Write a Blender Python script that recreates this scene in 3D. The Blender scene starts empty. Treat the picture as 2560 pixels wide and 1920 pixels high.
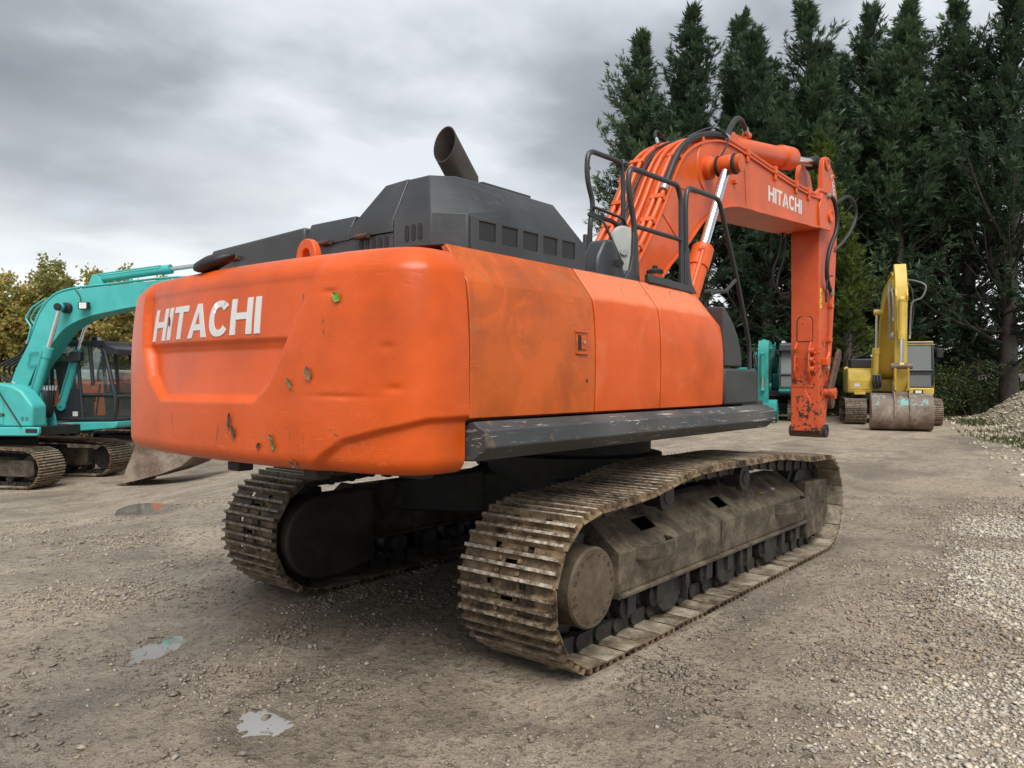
import bpy, bmesh, math, random
import numpy as np
from mathutils import Vector, Matrix, Euler

rng = np.random.default_rng(7)
random.seed(7)
SC = bpy.context.scene
COL = SC.collection
rad = math.radians

# ------------------------------------------------------------------ camera
# world frame: origin on the ground under the slew ring of the big orange excavator, +X its front, +Y its left
CAM = np.array([-5.932, -4.109, 1.707])
YAW, PITCH, ROLL, FPX = 0.6854, -0.006, 0.003, 1948.8
F = np.array([math.cos(YAW)*math.cos(PITCH), math.sin(YAW)*math.cos(PITCH), math.sin(PITCH)])
R0 = np.array([math.sin(YAW), -math.cos(YAW), 0.0])
U0 = np.cross(R0, F)
RR = math.cos(ROLL)*R0 + math.sin(ROLL)*U0
UU = -math.sin(ROLL)*R0 + math.cos(ROLL)*U0
cam_d = bpy.data.cameras.new('camera')
cam = bpy.data.objects.new('camera', cam_d)
COL.objects.link(cam)
cam.matrix_world = Matrix(((RR[0], UU[0], -F[0], CAM[0]), (RR[1], UU[1], -F[1], CAM[1]), (RR[2], UU[2], -F[2], CAM[2]), (0, 0, 0, 1)))
cam_d.sensor_width = 36.0
cam_d.lens = FPX/2560.0*36.0
cam_d.clip_start = 0.05
cam_d.clip_end = 5000
SC.camera = cam
HR = np.array([math.sin(YAW), -math.cos(YAW)])      # horizontal right of the view
HF = np.array([math.cos(YAW), math.sin(YAW)])       # horizontal forward of the view


def W(s, t, z=0.0):
    p = CAM[:2] + s*HR + t*HF
    return (float(p[0]), float(p[1]), z)


# ------------------------------------------------------------------ light, sky, exposure
SUN_EL, SUN_AZ = rad(55), rad(-130)            # azimuth measured from +X towards +Y: behind and right of the camera
sun_d = bpy.data.lights.new('sun', 'SUN')
sun_d.energy = 1.5
sun_d.angle = rad(40)
sun_d.color = (1.0, 0.96, 0.90)
sun = bpy.data.objects.new('sun', sun_d)
COL.objects.link(sun)
sdir = Vector((math.cos(SUN_EL)*math.cos(SUN_AZ), math.cos(SUN_EL)*math.sin(SUN_AZ), math.sin(SUN_EL)))
sun.rotation_euler = sdir.to_track_quat('Z', 'Y').to_euler()
sun.location = (0, 0, 30)

world = bpy.data.worlds.new('World')
SC.world = world
world.use_nodes = True
wn = world.node_tree
wn.nodes.clear()


class NT:
    """small wrapper to write node trees compactly"""
    def __init__(s, tree): s.t = tree; s.n = tree.nodes; s.l = tree.links
    def new(s, kind, **kw):
        nd = s.n.new(kind)
        for k, v in kw.items(): setattr(nd, k, v)
        return nd
    def put(s, sock, v):
        if hasattr(v, 'is_output') or isinstance(v, bpy.types.NodeSocket): s.l.new(v, sock)
        elif v is not None:
            if isinstance(v, (tuple, list)) and len(v) == 3 and sock.type == 'RGBA': v = (*v, 1)
            sock.default_value = v
    def math(s, op, a, b=None, c=None, clamp=False):
        nd = s.new('ShaderNodeMath', operation=op, use_clamp=clamp)
        s.put(nd.inputs[0], a); s.put(nd.inputs[1], b)
        if c is not None: s.put(nd.inputs[2], c)
        return nd.outputs[0]
    def vmath(s, op, a, b=None):
        nd = s.new('ShaderNodeVectorMath', operation=op)
        s.put(nd.inputs[0], a); s.put(nd.inputs[1], b)
        return nd.outputs[0]
    def coord(s, which='Object'): return s.new('ShaderNodeTexCoord').outputs[which]
    def scale(s, vec, sc):
        nd = s.new('ShaderNodeMapping'); s.put(nd.inputs['Vector'], vec); nd.inputs['Scale'].default_value = sc
        return nd.outputs[0]
    def noise(s, vec, scale=5, detail=4, rough=.55, dist=0, col=False):
        nd = s.new('ShaderNodeTexNoise'); s.put(nd.inputs['Vector'], vec)
        nd.inputs['Scale'].default_value = scale; nd.inputs['Detail'].default_value = detail
        nd.inputs['Roughness'].default_value = rough; nd.inputs['Distortion'].default_value = dist
        return nd.outputs['Color' if col else 'Fac']
    def voro(s, vec, scale=5, feature='F1', out='Distance', rnd=1):
        nd = s.new('ShaderNodeTexVoronoi', feature=feature); s.put(nd.inputs['Vector'], vec)
        nd.inputs['Scale'].default_value = scale; nd.inputs['Randomness'].default_value = rnd
        return nd.outputs[out]
    def ramp(s, fac, stops, interp='LINEAR'):
        nd = s.new('ShaderNodeValToRGB'); nd.color_ramp.interpolation = interp
        e = nd.color_ramp.elements
        while len(e) < len(stops): e.new(0.5)
        for i, (p, cc) in enumerate(stops):
            e[i].position = p
            e[i].color = (cc, cc, cc, 1) if isinstance(cc, (int, float)) else (*cc, 1)
        s.put(nd.inputs[0], fac)
        return nd.outputs[0]
    def step(s, fac, a, b):
        nd = s.new('ShaderNodeMapRange', interpolation_type='SMOOTHSTEP'); nd.clamp = True
        s.put(nd.inputs[0], fac); nd.inputs[1].default_value = a; nd.inputs[2].default_value = b
        return nd.outputs[0]
    def mix(s, fac, a, b, blend='MIX'):
        nd = s.new('ShaderNodeMix', data_type='RGBA', blend_type=blend)
        s.put(nd.inputs[0], fac); s.put(nd.inputs[6], a); s.put(nd.inputs[7], b)
        return nd.outputs[2]
    def bump(s, h, strength=.3, dist=.01, normal=None):
        nd = s.new('ShaderNodeBump'); nd.inputs['Strength'].default_value = strength; nd.inputs['Distance'].default_value = dist
        s.put(nd.inputs['Height'], h)
        if normal is not None: s.put(nd.inputs['Normal'], normal)
        return nd.outputs[0]
    def sep(s, v):
        nd = s.new('ShaderNodeSeparateXYZ'); s.put(nd.inputs[0], v); return nd.outputs
    def comb(s, x, y, z):
        nd = s.new('ShaderNodeCombineXYZ')
        for i, v in enumerate((x, y, z)): s.put(nd.inputs[i], v)
        return nd.outputs[0]


k = NT(wn)
sky = k.new('ShaderNodeTexSky', sky_type='NISHITA')
sky.sun_disc = False
sky.sun_elevation = SUN_EL
sky.sun_rotation = math.pi/2 - SUN_AZ
sky.air_density = 1.0
sky.dust_density = 2.0
gen = k.coord('Generated')
d = k.vmath('NORMALIZE', gen)
dx, dy, dz = k.sep(d)
up = k.math('MAXIMUM', dz, 0.0)
den = k.math('ADD', up, 0.16)
pl = k.comb(k.math('DIVIDE', dx, den), k.math('DIVIDE', dy, den), 0.0)
big = k.noise(k.vmath('ADD', pl, (14.369, 7.2406, 7.7144)), .62, 3, .5, .25)
mid = k.noise(k.vmath('ADD', pl, (1.3, 2.2, 4)), 2.0, 6, .5, .15)
fine = k.noise(k.vmath('ADD', pl, (8.3, .2, 1)), 5.5, 4, .5, .1)
cl = k.math('ADD', k.math('ADD', k.math('MULTIPLY', big, .64), k.math('MULTIPLY', mid, .30)), k.math('MULTIPLY', fine, .06))
ccol = k.ramp(cl, [(.34, (.98, 1.08, 1.22)), (.455, (1.48, 1.61, 1.78)), (.50, (2.00, 2.16, 2.34)), (.57, (2.95, 3.13, 3.30))])
# thin bright cloud towards the horizon, all round
hz = k.step(k.math('ADD', dz, k.math('MULTIPLY', k.math('SUBTRACT', mid, .5), .24)), .30, .05)
ccol2 = k.mix(hz, ccol, (3.7, 3.85, 3.95))
gap = k.step(mid, .60, .70)
gapf = k.math('MULTIPLY', gap, k.math('MULTIPLY', hz, .35))
fincol = k.mix(gapf, ccol2, sky.outputs[0])
bg = k.new('ShaderNodeBackground')
k.put(bg.inputs[0], fincol)
bg.inputs[1].default_value = 0.105
out = k.new('ShaderNodeOutputWorld')
k.l.new(bg.outputs[0], out.inputs[0])

SC.view_settings.view_transform = 'Standard'
SC.view_settings.look = 'None'
SC.view_settings.exposure = 1.40
SC.view_settings.gamma = 1.0
SC.view_settings.use_curve_mapping = False
SC.render.engine = 'CYCLES'
SC.cycles.max_bounces = 6
SC.cycles.diffuse_bounces = 3
SC.cycles.glossy_bounces = 3
SC.cycles.transmission_bounces = 6
SC.cycles.transparent_max_bounces = 12
SC.cycles.caustics_reflective = False
SC.cycles.caustics_refractive = False
SC.cycles.use_denoising = True

# ------------------------------------------------------------------ materials


def mat(name):
    m = bpy.data.materials.new(name)
    m.use_nodes = True
    t = NT(m.node_tree)
    b = t.n['Principled BSDF']
    return m, t, b


def paint(name, col, rough=.38, dirt=.35, dirtcol=(.12, .085, .055), scratch=.3, vary=.12, bump=.15, scr_scale=(1.2, 1.2, 26), coat=.15, spot=.5):
    m, t, b = mat(name)
    v = t.coord()
    n1 = t.noise(v, 1.7, 5, .6)
    c2 = tuple(x*(1-vary*2.2) for x in col)
    c3 = tuple(min(1, x*(1+vary)+.012) for x in col)
    base = t.ramp(n1, [(.3, c2), (.5, col), (.72, c3)])
    # faded chalky film
    fade = t.step(t.noise(v, .9, 4, .6, .4), .5, .75)
    base = t.mix(t.math('MULTIPLY', fade, .12), base, tuple(min(1, x*.9+q) for x, q in zip(col, (.06, .05, .03))))
    # curving scrape lines: thin contour lines of stretched noise, only here and there
    s1 = t.noise(t.scale(v, scr_scale), 3.0, 6, .62, .9)
    scr = None
    for i, (sc3, frq, w_) in enumerate((((1.1, 1.1, 4.5), 9.0, .085), ((.8, .8, 2.6), 13.0, .06), ((1.6, 1.6, 7.0), 7.0, .10))):
        nn = t.noise(t.vmath('ADD', t.scale(v, sc3), (3.3*i, 7.1*i, 1.7*i)), 1.5, 2.5, .55, 1.3)
        fr = t.math('ABSOLUTE', t.math('SUBTRACT', t.math('FRACT', t.math('MULTIPLY', nn, frq)), .5))
        ln3 = t.math('MULTIPLY', t.step(fr, w_, 0), t.step(t.noise(t.vmath('ADD', v, (1.9*i, 4.3*i, 0)), 1.7, 4, .6), .50, .66))
        scr = ln3 if scr is None else t.math('MAXIMUM', scr, ln3)
    base = t.mix(t.math('MULTIPLY', scr, scratch*.8), base, tuple(min(1, x*.95+q) for x, q in zip(col, (.14, .09, .06))))
    s2 = t.noise(t.scale(v, (2.2, 2.2, 2.2)), 3.6, 9, .7, 1.8)
    ln = t.step(t.math('ABSOLUTE', t.math('SUBTRACT', s2, .5)), .006, .0)
    ln = t.math('MULTIPLY', ln, t.step(t.noise(v, 2.3, 3), .52, .62))
    base = t.mix(t.math('MULTIPLY', ln, scratch), base, dirtcol)
    # dirt: small spots and vertical run marks
    sp = t.step(t.noise(v, 14, 8, .65), .66-.06*dirt, .74)
    base = t.mix(t.math('MULTIPLY', sp, spot*dirt), base, dirtcol)
    run = t.step(t.noise(t.scale(v, (9, 9, .8)), 2.0, 6, .6), .56, .78)
    base = t.mix(t.math('MULTIPLY', run, dirt*.5), base, tuple(.55*x+.45*y for x, y in zip(dirtcol, col)))
    t.put(b.inputs['Base Color'], base)
    t.put(b.inputs['Roughness'], t.math('ADD', rough, t.math('MULTIPLY', t.math('ADD', n1, scr), .16)))
    b.inputs['Specular IOR Level'].default_value = .38
    b.inputs['Coat Weight'].default_value = coat
    b.inputs['Coat Roughness'].default_value = .25
    h = t.math('ADD', t.math('ADD', t.math('MULTIPLY', s1, .10), t.math('MULTIPLY', scr, -.22*scratch/.4)), t.math('MULTIPLY', t.noise(v, 3.2, 3, .5), 1.6))
    t.put(b.inputs['Normal'], t.bump(h, bump, .02))
    return m


def rot_scr(t, v, rot, sc, lo, hi, warp=.6):
    nd = t.new('ShaderNodeMapping'); t.put(nd.inputs['Vector'], v); nd.inputs['Rotation'].default_value = rot; nd.inputs['Scale'].default_value = sc
    return t.step(t.noise(nd.outputs[0], 1.0, 5, .6, warp), lo, hi)


def scuffed(name, col, line, rust, rough=.5):
    m, t, b = mat(name)
    v = t.coord()
    n1 = t.noise(v, 2.3, 6, .6); n2 = t.noise(v, 11, 7, .65, .4)
    base = t.ramp(n1, [(.3, tuple(x*.75 for x in col)), (.7, tuple(x*1.35 for x in col))])
    a = rot_scr(t, v, (0, rad(24), 0), (3, 9, 60), .63, .67)
    c_ = rot_scr(t, v, (0, rad(-35), 0), (4, 9, 70), .64, .68, .9)
    d_ = rot_scr(t, v, (0, rad(4), 0), (2, 9, 45), .63, .66)
    sc_ = t.math('MAXIMUM', t.math('MAXIMUM', a, c_), d_)
    zone = t.step(t.math('ADD', n1, t.math('MULTIPLY', n2, .4)), .52, .74)
    base = t.mix(t.math('MULTIPLY', sc_, t.math('ADD', .25, t.math('MULTIPLY', zone, .75))), base, line)
    chip = t.step(n2, .60, .68)
    base = t.mix(t.math('MULTIPLY', chip, t.math('MULTIPLY', zone, .8)), base, rust)
    dust = t.step(t.noise(v, 1.1, 5, .6, .3), .5, .7)
    base = t.mix(t.math('MULTIPLY', dust, .28), base, (.16, .14, .11))
    t.put(b.inputs['Base Color'], base)
    t.put(b.inputs['Roughness'], t.math('ADD', rough, t.math('MULTIPLY', n2, .2)))
    t.put(b.inputs['Normal'], t.bump(t.math('ADD', t.math('MULTIPLY', sc_, -.4), n2), .25, .01))
    return m


def smear_mask(t, v, items):
    """dark scrapes with a place and shape of their own: (y0, z0, slope, half length, half width)"""
    x_, y_, z_ = t.sep(v); acc = None
    nz = t.noise(v, 26, 6, .7, .5)
    for y0, z0, sl, hl, hw in items:
        dz_ = t.math('SUBTRACT', z_, z0)
        off = t.math('ABSOLUTE', t.math('SUBTRACT', t.math('SUBTRACT', y_, y0), t.math('MULTIPLY', dz_, sl)))
        a = t.math('MULTIPLY', t.step(off, hw, hw*.2), t.step(t.math('ABSOLUTE', dz_), hl, hl*.7))
        acc = a if acc is None else t.math('MAXIMUM', acc, a)
    return t.math('MULTIPLY', acc, t.step(nz, .44, .58))


def add_layer(m, fn):
    t = NT(m.node_tree); b = t.n['Principled BSDF']
    src = b.inputs['Base Color'].links[0].from_socket
    v = t.coord()
    t.put(b.inputs['Base Color'], fn(t, v, src))
    return m


def plain(name, col, rough=.6, metal=0.0, vary=.15, scale=8, bump=.0):
    m, t, b = mat(name)
    v = t.coord()
    n = t.noise(v, scale, 5, .6)
    t.put(b.inputs['Base Color'], t.ramp(n, [(.3, tuple(x*(1-vary) for x in col)), (.7, tuple(min(1, x*(1+vary)) for x in col))]))
    b.inputs['Roughness'].default_value = rough
    b.inputs['Metallic'].default_value = metal
    if bump: t.put(b.inputs['Normal'], t.bump(n, bump, .01))
    return m


def muddy(name, c_dark, c_mid, c_light, rough=.82, scale=6, bump=.5, metal=.0, lo=.36, hi=.66):
    m, t, b = mat(name)
    v = t.coord('Object')
    info = t.new('ShaderNodeObjectInfo')
    v2 = t.vmath('ADD', v, t.comb(t.math('MULTIPLY', info.outputs['Random'], 37.0), t.math('MULTIPLY', info.outputs['Random'], 17.0), 0))
    n = t.noise(v2, scale, 8, .66, .3)
    f = t.noise(v2, scale*7, 5, .6)
    mixn = t.math('ADD', t.math('MULTIPLY', n, .75), t.math('MULTIPLY', f, .25))
    sh = t.math('ADD', mixn, t.math('MULTIPLY', t.math('SUBTRACT', info.outputs['Random'], .5), .11))
    t.put(b.inputs['Base Color'], t.ramp(sh, [(lo, c_dark), (.5, c_mid), (hi, c_light)]))
    b.inputs['Metallic'].default_value = metal
    t.put(b.inputs['Roughness'], t.ramp(mixn, [(.35, rough-.25), (.6, rough)]))
    t.put(b.inputs['Normal'], t.bump(mixn, bump, .012))
    return m


def glass(name, tint=(.84, .90, .88), op=.30):
    m, t, b = mat(name)
    t.n.remove(b)
    o = t.n['Material Output']
    tr = t.new('ShaderNodeBsdfTransparent'); tr.inputs[0].default_value = (*tint, 1)
    gl = t.new('ShaderNodeBsdfGlossy'); gl.inputs[0].default_value = (.9, .95, .95, 1); gl.inputs['Roughness'].default_value = .04
    df = t.new('ShaderNodeBsdfDiffuse'); df.inputs[0].default_value = (.30, .33, .32, 1)
    fr = t.new('ShaderNodeFresnel'); fr.inputs[0].default_value = 1.52
    mx = t.new('ShaderNodeMixShader'); t.l.new(fr.outputs[0], mx.inputs[0]); t.l.new(tr.outputs[0], mx.inputs[1]); t.l.new(gl.outputs[0], mx.inputs[2])
    m2 = t.new('ShaderNodeMixShader'); m2.inputs[0].default_value = op*.3
    t.l.new(mx.outputs[0], m2.inputs[1]); t.l.new(df.outputs[0], m2.inputs[2])
    t.l.new(m2.outputs[0], o.inputs[0])
    return m


ORANGE = paint('orange_paint', (.60, .083, .004), .30, .25, scratch=.45, coat=.10, bump=.20)
ORANGE_WORN = paint('orange_paint_worn', (.50, .090, .005), .38, .6, (.17, .08, .035), scratch=.55, vary=.16, scr_scale=(3, 3, 4), spot=.7)
ORANGE_BOOM = paint('orange_paint_boom', (.61, .092, .012), .36, .22, scratch=.15, bump=.05)
ORANGE_CHIP = None
add_layer(ORANGE, lambda t, v, src: t.mix(t.math('MULTIPLY', smear_mask(t, v, [(.47, 1.42, .25, .085, .012), (.40, 1.36, -.12, .09, .004), (-.76, 1.36, .12, .10, .004), (-.80, 1.35, .05, .09, .003), (-.70, 1.40, .2, .07, .004), (-.92, 1.98, .10, .06, .014), (-.64, 1.92, -.03, .09, .004), (-.05, 1.38, -.3, .08, .016), (-.72, 2.12, .0, .03, .010), (-1.0, 1.44, 1.5, .02, .03), (.2, 1.30, .1, .04, .006)]), .75), src, (.10, .055, .03)))
def _worn_patches(t, v, src):
    n1 = t.noise(v, 2.6, 7, .62, 1.6); n2 = t.noise(v, 6.5, 6, .65, 1.2)
    c_ = t.mix(t.math('MULTIPLY', t.step(n1, .50, .60), .4), src, (.66, .118, .008))
    c_ = t.mix(t.math('MULTIPLY', t.step(n2, .58, .68), .16), c_, (.33, .085, .02))
    x_, y_, z_ = t.sep(v)
    edge = t.math('MAXIMUM', t.step(x_, -2.93, -3.05), t.step(z_, 2.17, 2.22))
    return t.mix(t.math('MULTIPLY', edge, t.math('MULTIPLY', t.step(n2, .52, .62), .3)), c_, (.24, .12, .05))
add_layer(ORANGE_WORN, _worn_patches)
ORANGE_DOOR = paint('orange_paint_doors', (.62, .088, .005), .32, .3, scratch=.3, coat=.0, bump=.10)
def _faded_top(t, v, src):
    x_, y_, z_ = t.sep(v)
    n2 = t.noise(v, 5.5, 7, .68, 1.0)
    top = t.step(t.math('ADD', z_, t.math('MULTIPLY', n2, .10)), 2.225, 2.285)
    c_ = t.mix(t.math('MULTIPLY', top, .55), src, (.74, .26, .13))
    n3 = t.noise(v, 1.6, 5, .6, 2.2)
    c_ = t.mix(t.math('MULTIPLY', t.step(n3, .52, .66), .22), c_, (.72, .22, .09))
    return t.mix(t.math('MULTIPLY', t.math('MULTIPLY', top, t.step(n2, .60, .66)), .6), c_, (.22, .14, .08))
add_layer(ORANGE_DOOR, _faded_top)
GREY = paint('dark_grey_paint', (.040, .044, .048), .30, .3, (.14, .12, .10), scratch=.2, vary=.15, bump=.05, coat=.05)
GREY_D = paint('charcoal_paint', (.034, .037, .038), .40, .4, (.14, .12, .09), scratch=.25, vary=.15, bump=.05, coat=.05)
GREY_SCUFF = scuffed('scuffed_grey_paint', (.045, .049, .053), (.42, .42, .38), (.16, .10, .055))
BLACK_STEEL = plain('black_tube_paint', (.030, .031, .033), .42)
UNDER = plain('black_grease_steel', (.018, .017, .016), .7, vary=.4, bump=.2)
RUBBER = plain('black_rubber', (.016, .016, .017), .55)
CHROME = plain('chrome_rod', (.74, .75, .76), .22, 1.0, vary=.03)
STEEL = plain('zinc_fitting', (.50, .50, .48), .4, .9)
EXH = plain('exhaust_steel', (.060, .052, .045), .62, .3, vary=.35, scale=5, bump=.15)
WHITE = plain('white_lettering', (.64, .645, .64), .5, vary=.06, scale=30)
BLACKP = plain('black_print', (.015, .015, .015), .5)
YELLOWP = plain('yellow_label', (.80, .55, .02), .5)
RUST = plain('rust_brown', (.085, .045, .028), .8, vary=.5, scale=12, bump=.3)
SHOE = muddy('track_shoe_mud', (.030, .019, .011), (.125, .083, .045), (.29, .21, .122), scale=9, lo=.40, hi=.64)
SHOE_IN = muddy('shoe_inner_worn', (.07, .052, .035), (.20, .165, .118), (.34, .295, .23), scale=5, rough=.7, bump=.2, lo=.36, hi=.62)
SHOE_TIP = muddy('grouser_tip_worn', (.085, .062, .042), (.24, .195, .145), (.55, .51, .46), scale=22, rough=.65, bump=.4, lo=.42, hi=.66)
FRAME_M = muddy('track_frame_mud', (.018, .014, .010), (.066, .050, .033), (.165, .130, .086), scale=5, lo=.36, hi=.66)
CHAIN = muddy('chain_grease', (.010, .010, .010), (.022, .021, .020), (.07, .058, .045), rough=.6, scale=9, hi=.75)
HUBM = muddy('hub_mud', (.045, .033, .021), (.090, .066, .041), (.14, .107, .07), scale=5, rough=.75, bump=.2)
GLASS = glass('cab_glass')
GLASS_HAZED = glass('hazed_glass', (.55, .62, .62), 1.9)  # pale diffuse film: dust plus reflected sky put into the colour
PLASTIC = plain('grey_translucent_plastic', (.36, .38, .36), .45)
TEAL = paint('teal_paint', (.06, .43, .41), .36, .2, (.10, .10, .08), scratch=.15, vary=.08, bump=.03)
TEAL2 = paint('teal_paint_dark', (.02, .26, .23), .4, .25, (.08, .08, .06), scratch=.15, vary=.1, bump=.03)
YELLOW = paint('yellow_paint', (.58, .405, .07), .42, .35, (.14, .10, .05), scratch=.2, vary=.1, bump=.04)
YEL_IN = paint('yellow_paint_dark', (.40, .24, .02), .5, .5, (.10, .07, .03), scratch=.2, vary=.1, bump=.04)  # darker yellow with more dirt, for the boom underside and bucket links
BLUEBLACK = plain('cab_frame_charcoal', (.028, .031, .038), .45)
BUCKET = muddy('bucket_steel', (.085, .056, .042), (.18, .13, .10), (.30, .245, .19), scale=3, rough=.7, bump=.2)
BUCKET_PAINT = muddy('bucket_worn_teal', (.13, .085, .065), (.16, .115, .09), (.17, .38, .345), scale=4, rough=.7, bump=.15, lo=.38, hi=.56)
SEATM = plain('seat_fabric', (.05, .05, .055), .9)
LAMPG = plain('lamp_lens', (.75, .76, .72), .15)
CONCRETE = muddy('concrete', (.09, .085, .078), (.17, .16, .145), (.26, .245, .22), scale=4, bump=.3)

# ------------------------------------------------------------------ mesh helpers


class MB:
    def __init__(s): s.v = []; s.f = []
    def add(s, vs, fs):
        o = len(s.v); s.v.extend([tuple(map(float, p)) for p in vs]); s.f.extend([tuple(i+o for i in f) for f in fs]); return s
    def box(s, x0, x1, y0, y1, z0, z1, M=None):
        vs = [(x, y, z) for x in (x0, x1) for y in (y0, y1) for z in (z0, z1)]
        if M is not None: vs = [M @ Vector(p) for p in vs]
        return s.add(vs, [(0, 1, 3, 2), (4, 6, 7, 5), (0, 4, 5, 1), (2, 3, 7, 6), (0, 2, 6, 4), (1, 5, 7, 3)])
    def prism(s, poly, lo, hi, axis='y'):
        n = len(poly)
        if axis == 'y': P = lambda a, b, h: (a, h, b)
        elif axis == 'x': P = lambda a, b, h: (h, a, b)
        else: P = lambda a, b, h: (a, b, h)
        vs = [P(a, b, lo) for a, b in poly] + [P(a, b, hi) for a, b in poly]
        fs = [tuple(range(n)), tuple(range(2*n-1, n-1, -1))] + [(i, i+n, (i+1) % n+n, (i+1) % n) for i in range(n)]
        return s.add(vs, fs)
    def tube(s, pts, r, n=8, caps=True, closed=False):
        P = [Vector(p) for p in pts]; m = len(P)
        rs = r if isinstance(r, (list, tuple)) else [r]*m
        prev = None; vs = []
        for i in range(m):
            a = P[i-1] if i else (P[-1] if closed else P[0]); b = P[(i+1) % m] if (i < m-1 or closed) else P[-1]
            tg = (b-a).normalized()
            if prev is None:
                ref = Vector((0, 0, 1)) if abs(tg.z) < .9 else Vector((1, 0, 0))
                u = tg.cross(ref).normalized()
            else:
                u = (prev - tg*prev.dot(tg)).normalized()
            prev = u; w = tg.cross(u)
            for j in range(n):
                a_ = 2*math.pi*j/n
                vs.append(P[i] + (u*math.cos(a_)+w*math.sin(a_))*rs[i])
        fs = []
        for i in range(m if closed else m-1):
            for j in range(n):
                i2 = (i+1) % m
                fs.append((i*n+j, i*n+(j+1) % n, i2*n+(j+1) % n, i2*n+j))
        if caps and not closed: fs += [tuple(range(n-1, -1, -1)), tuple((m-1)*n+j for j in range(n))]
        return s.add(vs, fs)
    def cyl(s, p0, p1, r0, r1=None, n=16): return s.tube([p0, p1], [r0, r0 if r1 is None else r1], n)
    def lathe(s, prof, p0, axis, n=24):
        ax = Vector(axis).normalized(); ref = Vector((0, 0, 1)) if abs(ax.z) < .9 else Vector((1, 0, 0))
        u = ax.cross(ref).normalized(); w = ax.cross(u); p0 = Vector(p0)
        vs = [p0 + ax*h + (u*math.cos(2*math.pi*j/n)+w*math.sin(2*math.pi*j/n))*max(r, 1e-4) for r, h in prof for j in range(n)]
        m = len(prof)
        fs = [(i*n+j, i*n+(j+1) % n, (i+1)*n+(j+1) % n, (i+1)*n+j) for i in range(m-1) for j in range(n)]
        if prof[0][0] > 0: fs.append(tuple(range(n-1, -1, -1)))
        if prof[-1][0] > 0: fs.append(tuple((m-1)*n+j for j in range(n)))
        return s.add(vs, fs)
    def grid(s, us, ws, mask, fn_top, fn_bot):
        """slab over a grid with missing cells; walls close every edge"""
        nu, nw = len(us), len(ws); top = []; bot = []
        for u in us:
            for w in ws: top.append(fn_top(u, w)); bot.append(fn_bot(u, w))
        N = nu*nw; fs = []
        on = lambda i, j: 0 <= i < nu-1 and 0 <= j < nw-1 and mask(i, j)
        for i in range(nu-1):
            for j in range(nw-1):
                if not on(i, j): continue
                a, b, c_, d_ = i*nw+j, (i+1)*nw+j, (i+1)*nw+j+1, i*nw+j+1
                fs.append((a, b, c_, d_)); fs.append((d_+N, c_+N, b+N, a+N))
                if not on(i-1, j): fs.append((a, d_, d_+N, a+N))
                if not on(i+1, j): fs.append((c_, b, b+N, c_+N))
                if not on(i, j-1): fs.append((b, a, a+N, b+N))
                if not on(i, j+1): fs.append((d_, c_, c_+N, d_+N))
        return s.add(top+bot, fs)
    def mesh(s, name, m, smooth=35, fix=True):
        me = bpy.data.meshes.new(name)
        me.from_pydata(s.v, [], s.f)
        if fix:
            bm = bmesh.new(); bm.from_mesh(me)
            bmesh.ops.remove_doubles(bm, verts=bm.verts, dist=1e-5)
            bmesh.ops.recalc_face_normals(bm, faces=bm.faces)
            bm.to_mesh(me); bm.free()
        if m is not None: me.materials.append(m)
        if smooth:
            me.polygons.foreach_set('use_smooth', [True]*len(me.polygons))
            me.set_sharp_from_angle(angle=rad(smooth))
        return me
    def build(s, name, m, parent=None, smooth=35, bevel=0, seg=2, fix=True):
        return link(name, s.mesh(name, m, smooth, fix), parent, bevel, seg)


def link(name, me, parent=None, bevel=0, seg=2):
    o = bpy.data.objects.new(name, me)
    COL.objects.link(o)
    if parent is not None: o.parent = parent
    if bevel:
        bv = o.modifiers.new('bevel', 'BEVEL'); bv.width = bevel; bv.segments = seg; bv.limit_method = 'ANGLE'; bv.angle_limit = rad(40)
    return o


def thing(name, label, cat, loc=(0, 0, 0), rotz=0, group=None):
    o = bpy.data.objects.new(name, None)
    o.empty_display_size = .3
    COL.objects.link(o)
    o.location = loc; o.rotation_euler = (0, 0, rotz)
    return tag(o, label, cat, group)


def tag(o, label=None, cat=None, group=None, kind=None):
    if label: o['label'] = label
    if cat: o['category'] = cat
    if group: o['group'] = group
    if kind: o['kind'] = kind
    return o


def smooth_path(pts, n=8):
    P = [np.array(p, float) for p in pts]; out_ = []
    for i in range(len(P)-1):
        p0 = P[max(i-1, 0)]; p1 = P[i]; p2 = P[i+1]; p3 = P[min(i+2, len(P)-1)]
        for q in range(n):
            t = q/n
            out_.append(.5*((2*p1)+(-p0+p2)*t+(2*p0-5*p1+4*p2-p3)*t*t+(-p0+3*p1-3*p2+p3)*t**3))
    out_.append(P[-1])
    return [tuple(p) for p in out_]


def rounded(pts, r, n=5):
    """polyline with filleted corners"""
    P = [Vector(p) for p in pts]; o = [P[0]]
    for i in range(1, len(P)-1):
        a = (P[i-1]-P[i]); b = (P[i+1]-P[i]); k_ = min(r, a.length*.45, b.length*.45)
        A = P[i]+a.normalized()*k_; B = P[i]+b.normalized()*k_
        for q in range(n+1):
            t = q/n
            o.append(A*(1-t)**2+P[i]*2*t*(1-t)+B*t*t)
    o.append(P[-1])
    return o


# ---- numpy value noise


def _h(ix, iy, seed):
    a = (ix.astype(np.int64)*374761393 + iy.astype(np.int64)*668265263 + seed*144665) & 0xffffffff
    a = ((a ^ (a >> 13))*1274126177) & 0xffffffff
    return ((a ^ (a >> 16)) & 0xffff)/65535.0


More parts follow.
